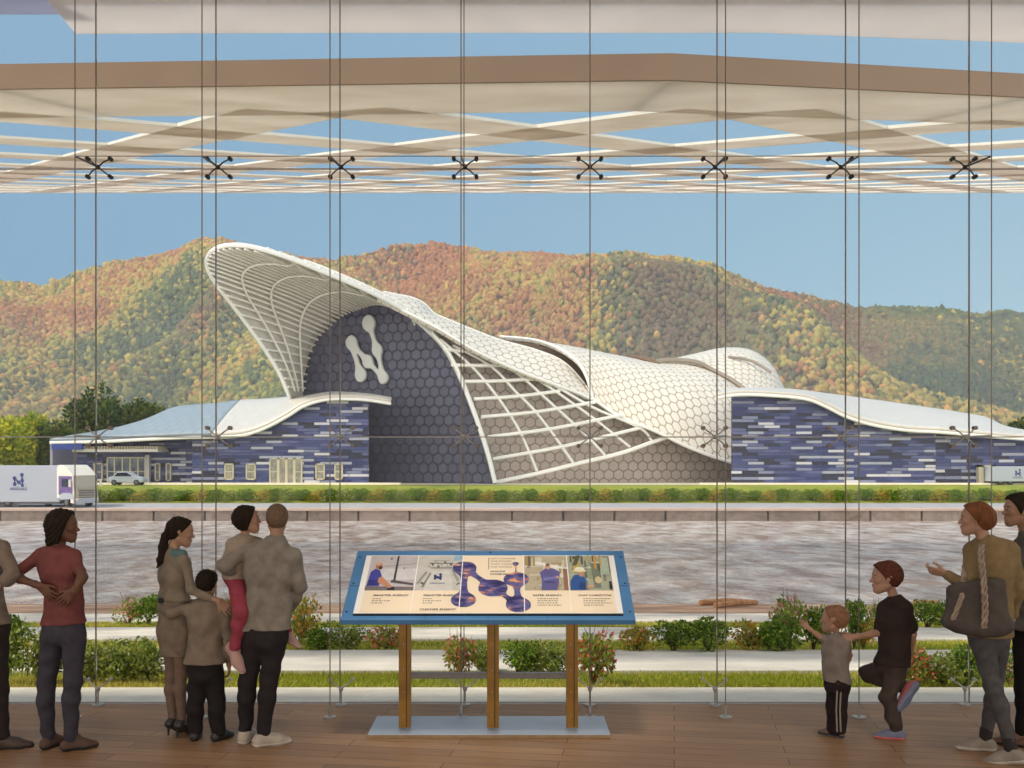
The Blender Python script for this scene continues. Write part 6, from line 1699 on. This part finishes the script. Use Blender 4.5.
top_garment(t, J, .74, .82, (-.75, .66, 0), cloth('black brown shirt cloth', C(55, 45, 41)), P(893, 665, d), .38, seed=8, amp=.005, hem_n=(-.05, 0, -1), hemr=.02, sleeve_r=(.060, .062, .05))
trousers(t, J, .74, .80, (-.75, .66, 0), cloth('dark taupe trouser cloth', C(75, 64, 59)), P(893, 660, d), 9, r=(.092, .080, .072), bk=V(.6, -.2, -.3), amp=.005, cuff=.9)
v, f_ = cap(H, .015, [((0, .086, .20), (0, 1, -.72)), ((0, 0, .055), (0, .3, -1))], [cone(H.p(0, .03, .195), H.p(0, .06, .185), .02, .018, None, 1, .03)], wr=strands(.002)); np_mesh('hair', v, f_, HR_N, t); eyes(t, H, SK_L, brow=HR_N); lips(t, H, LIP)
BSH = mat('blue grey trainer', C(112, 118, 142), .6, noise=.1); RSO = mat('coral red sole', C(206, 110, 104), .6, noise=.06)
shoe(t, J['anR'], J['toeR'], .86, BSH, RSO, name='trainer', tongue=mat('red lace', C(196, 84, 84), .7, noise=.05))
shoe(t, J['anL'], V(-.62, -.15, -.76), 1.0, mat('coral upper', C(168, 96, 96), .6, noise=.1), mat('blue grey sole', C(112, 120, 146), .6, noise=.08), up=(-.42, .85, .3), name='trainer')

# --- woman with the shoulder bag
d = 7.4
J = dict(chin=P(976, 534, d), neck=P(986, 541.5, d), shL=P(972, 549, d + .06), shR=P(1011, 549, d - .06), waist=P(991, 600, d), pelvis=P(989, 630, d), hs=1.0,
         elL=P(968, 588, d - .02), wrL=P(945, 573.5, d + .10), elR=P(1019, 585, d - .03), wrR=P(1012, 618, d + .06), hipL=P(982, 640, d), hipR=P(998, 640, d + .03), knL=P(992, 684, d - .13), knR=P(994, 686, d + .10), anL=gd(d - .24, 1012, .13), anR=gd(d + .10, 985, .13), toeL=(-.62, .5, -.18), toeR=(-.95, .25, 0))
J['anL'].z = .10; J['anR'].z = .088
t, H = build_person('person', 'auburn haired woman in a mustard top and grey jeans pointing with her left hand', (P(992, 0, d).x, d, 0), J, (-.3, .95, 0), (-.93, .36, -.02), .98, .96, SK_L, female=True, neck_r=.046,
    hand_spec={'L': dict(d=(-.97, .1, .20), n=(.1, .7, .7), t=(.3, -.5, .8), curl=.3, point=True), 'R': dict(d=(-.2, .1, -1), n=(-1, 0, 0), t=(0, 1, 0), curl=.4)})
top_garment(t, J, .98, .96, (-.3, .95, 0), cloth('mustard brown top cloth', C(132, 112, 80)), P(990, 636, d), .93, name='top', female=True, seed=12, sleeve_r=(.056, .050, .040))
trousers(t, J, .98, .98, (-.3, .95, 0), cloth('grey denim cloth', C(83, 80, 80), .2), P(990, 630, d), 10, name='jeans', r=(.090, .062, .046), cuff=.86)
for k in 'LR':
    a, b = Vector(J['kn' + k]), Vector(J['an' + k])
    v, f_ = solid([cone(a.lerp(b, .84), b + V(0, 0, -.02), .047, .043, None, 1, .02)], .006); np_mesh('sock', v, f_, mat('dark sock', C(44, 38, 38), .9, noise=.1), t)
v, f_ = cap(H, .018, [((0, .070, .19), (0, 1, -.75)), ((0, 0, .05), (0, .35, -1))], [cone(H.p(0, -.075, .12), H.p(0, -.085, .09), .058, .05, None, 1, .04)], wr=strands(.002)); np_mesh('hair', v, f_, HR_R, t); eyes(t, H, SK_L, brow=HR_R); lips(t, H, LIP)
TRN = mat('grey beige trainer', C(150, 140, 126), .7, noise=.15, nscale=10)
for k in 'LR': shoe(t, J['an' + k], J['toe' + k], 1.04 if k == 'R' else 1.1, TRN, SO_W, name='trainer', tongue=SO_W, up=(0, 0, 1) if k == 'R' else (-.15, .12, 1))
# her bag
bag = empty('shoulder_bag', (P(978, 0, d - .12).x, d - .15, P(0, 630, d).z), 'large dark brown tote with braided straps hanging from the auburn woman\'s shoulder', 'bag')
M_bag = mat('dark brown canvas', C(76, 68, 62), .85, noise=.15, nscale=14, bump=.3, bscale=160); M_braid = mat('plaited strap', C(150, 132, 116), .8, noise=.35, nscale=22)
bd_ = d - .155
q = [P(951, 590, bd_ + .08), P(1001, 583, bd_), P(1005, 626, bd_), P(980, 629, bd_ - .01), P(950, 621, bd_ + .07)]
pr = [cone(q[0], q[1], .022, .022, (0, 1, 0), 1.0, .05), cone(q[0], q[4], .022, .045, None, 1, .05), cone(q[1], q[2], .022, .045, None, 1, .05), cone(q[4], q[3], .048, .050, None, 1, .05), cone(q[3], q[2], .050, .048, None, 1, .05)]
for a_ in np.linspace(.12, .88, 9): pr.append(cone(q[0].lerp(q[1], a_), q[4].lerp(q[2], a_) + V(0, -.01, -.01), .030, .056, None, 1, .05))
v, f_ = solid(pr, .008, [], folds(.003, 2)); np_mesh('bag_body', v, f_, M_bag, bag)
def braid(name, pts, w):
    c_ = cr_resample(pts, 26); mb = MB()
    for ph in (0, 2.1, 4.2):
        mb.tube([p + V(math.sin(i * .9 + ph) * w, math.cos(i * .9 + ph) * w * .35, 0) for i, p in enumerate(c_)], w * .62, 6)
    mb.build(name, M_braid, bag, smooth=True)
braid('strap', [P(981.5, 545, d - .085), P(981, 556, d - .15), P(984, 585, d - .222), P(985, 610, d - .232), P(984, 628, d - .225)], .016)
braid('strap', [P(978, 545.5, d + .05), P(966, 560, d + .06), P(962.5, 592, d - .125), P(958, 606, d - .150), P(953, 620, d - .150)], .014)

# --- man cut by the right edge
d = 7.62
J = dict(chin=P(1019, 525, d), neck=P(1030, 534, d), shL=P(1020, 547, d + .1), shR=P(1056, 546, d - .1), waist=P(1036, 600, d), pelvis=P(1034, 632, d), hs=1.05,
         elL=P(1021, 592, d + .12), wrL=P(1022, 622, d + .22), elR=P(1062, 592, d - .1), wrR=P(1056, 630, d), hipL=P(1026, 640, d + .04), hipR=P(1044, 640, d - .04), knL=P(1024, 690, d + .02), knR=P(1042, 690, d - .02), anL=gd(d + .02, 1022, .088), anR=gd(d - .06, 1042, .088), toeL=(-.95, .3, 0), toeR=(-.9, .4, 0))
t, H = build_person('person', 'man in a grey shirt and black trousers at the right edge, looking left', (P(1034, 0, d).x, d, 0), J, (-.7, .7, 0), (-.98, .05, 0), 1.05, 1.05, SK_M,
    hand_spec={'L': dict(d=(-.1, .3, -1), n=(1, 0, 0), t=(0, 1, 0), curl=.4), 'R': dict(d=(-.1, .2, -1), n=(-1, 0, 0), t=(0, 1, 0), curl=.4)})
top_garment(t, J, 1.05, 1.05, (-.7, .7, 0), cloth('mid grey shirt cloth', C(102, 97, 91)), P(1036, 630, d), .93, seed=19, sleeve_r=(.062, .056, .046))
trousers(t, J, 1.05, 1.02, (-.7, .7, 0), cloth('deep black trouser cloth', C(32, 28, 28)), P(1036, 622, d), 11)
v, f_ = cap(H, .016, [((0, .088, .20), (0, 1, -.62)), ((0, 0, .055), (0, .4, -1))], wr=strands(.002)); np_mesh('hair', v, f_, HR_D, t); eyes(t, H, SK_M, brow=HR_D); lips(t, H, LIP)
for k in 'LR': shoe(t, J['an' + k], J['toe' + k], 1.1, mat('tan brown shoe', C(112, 78, 58), .5, noise=.15), SO_D)
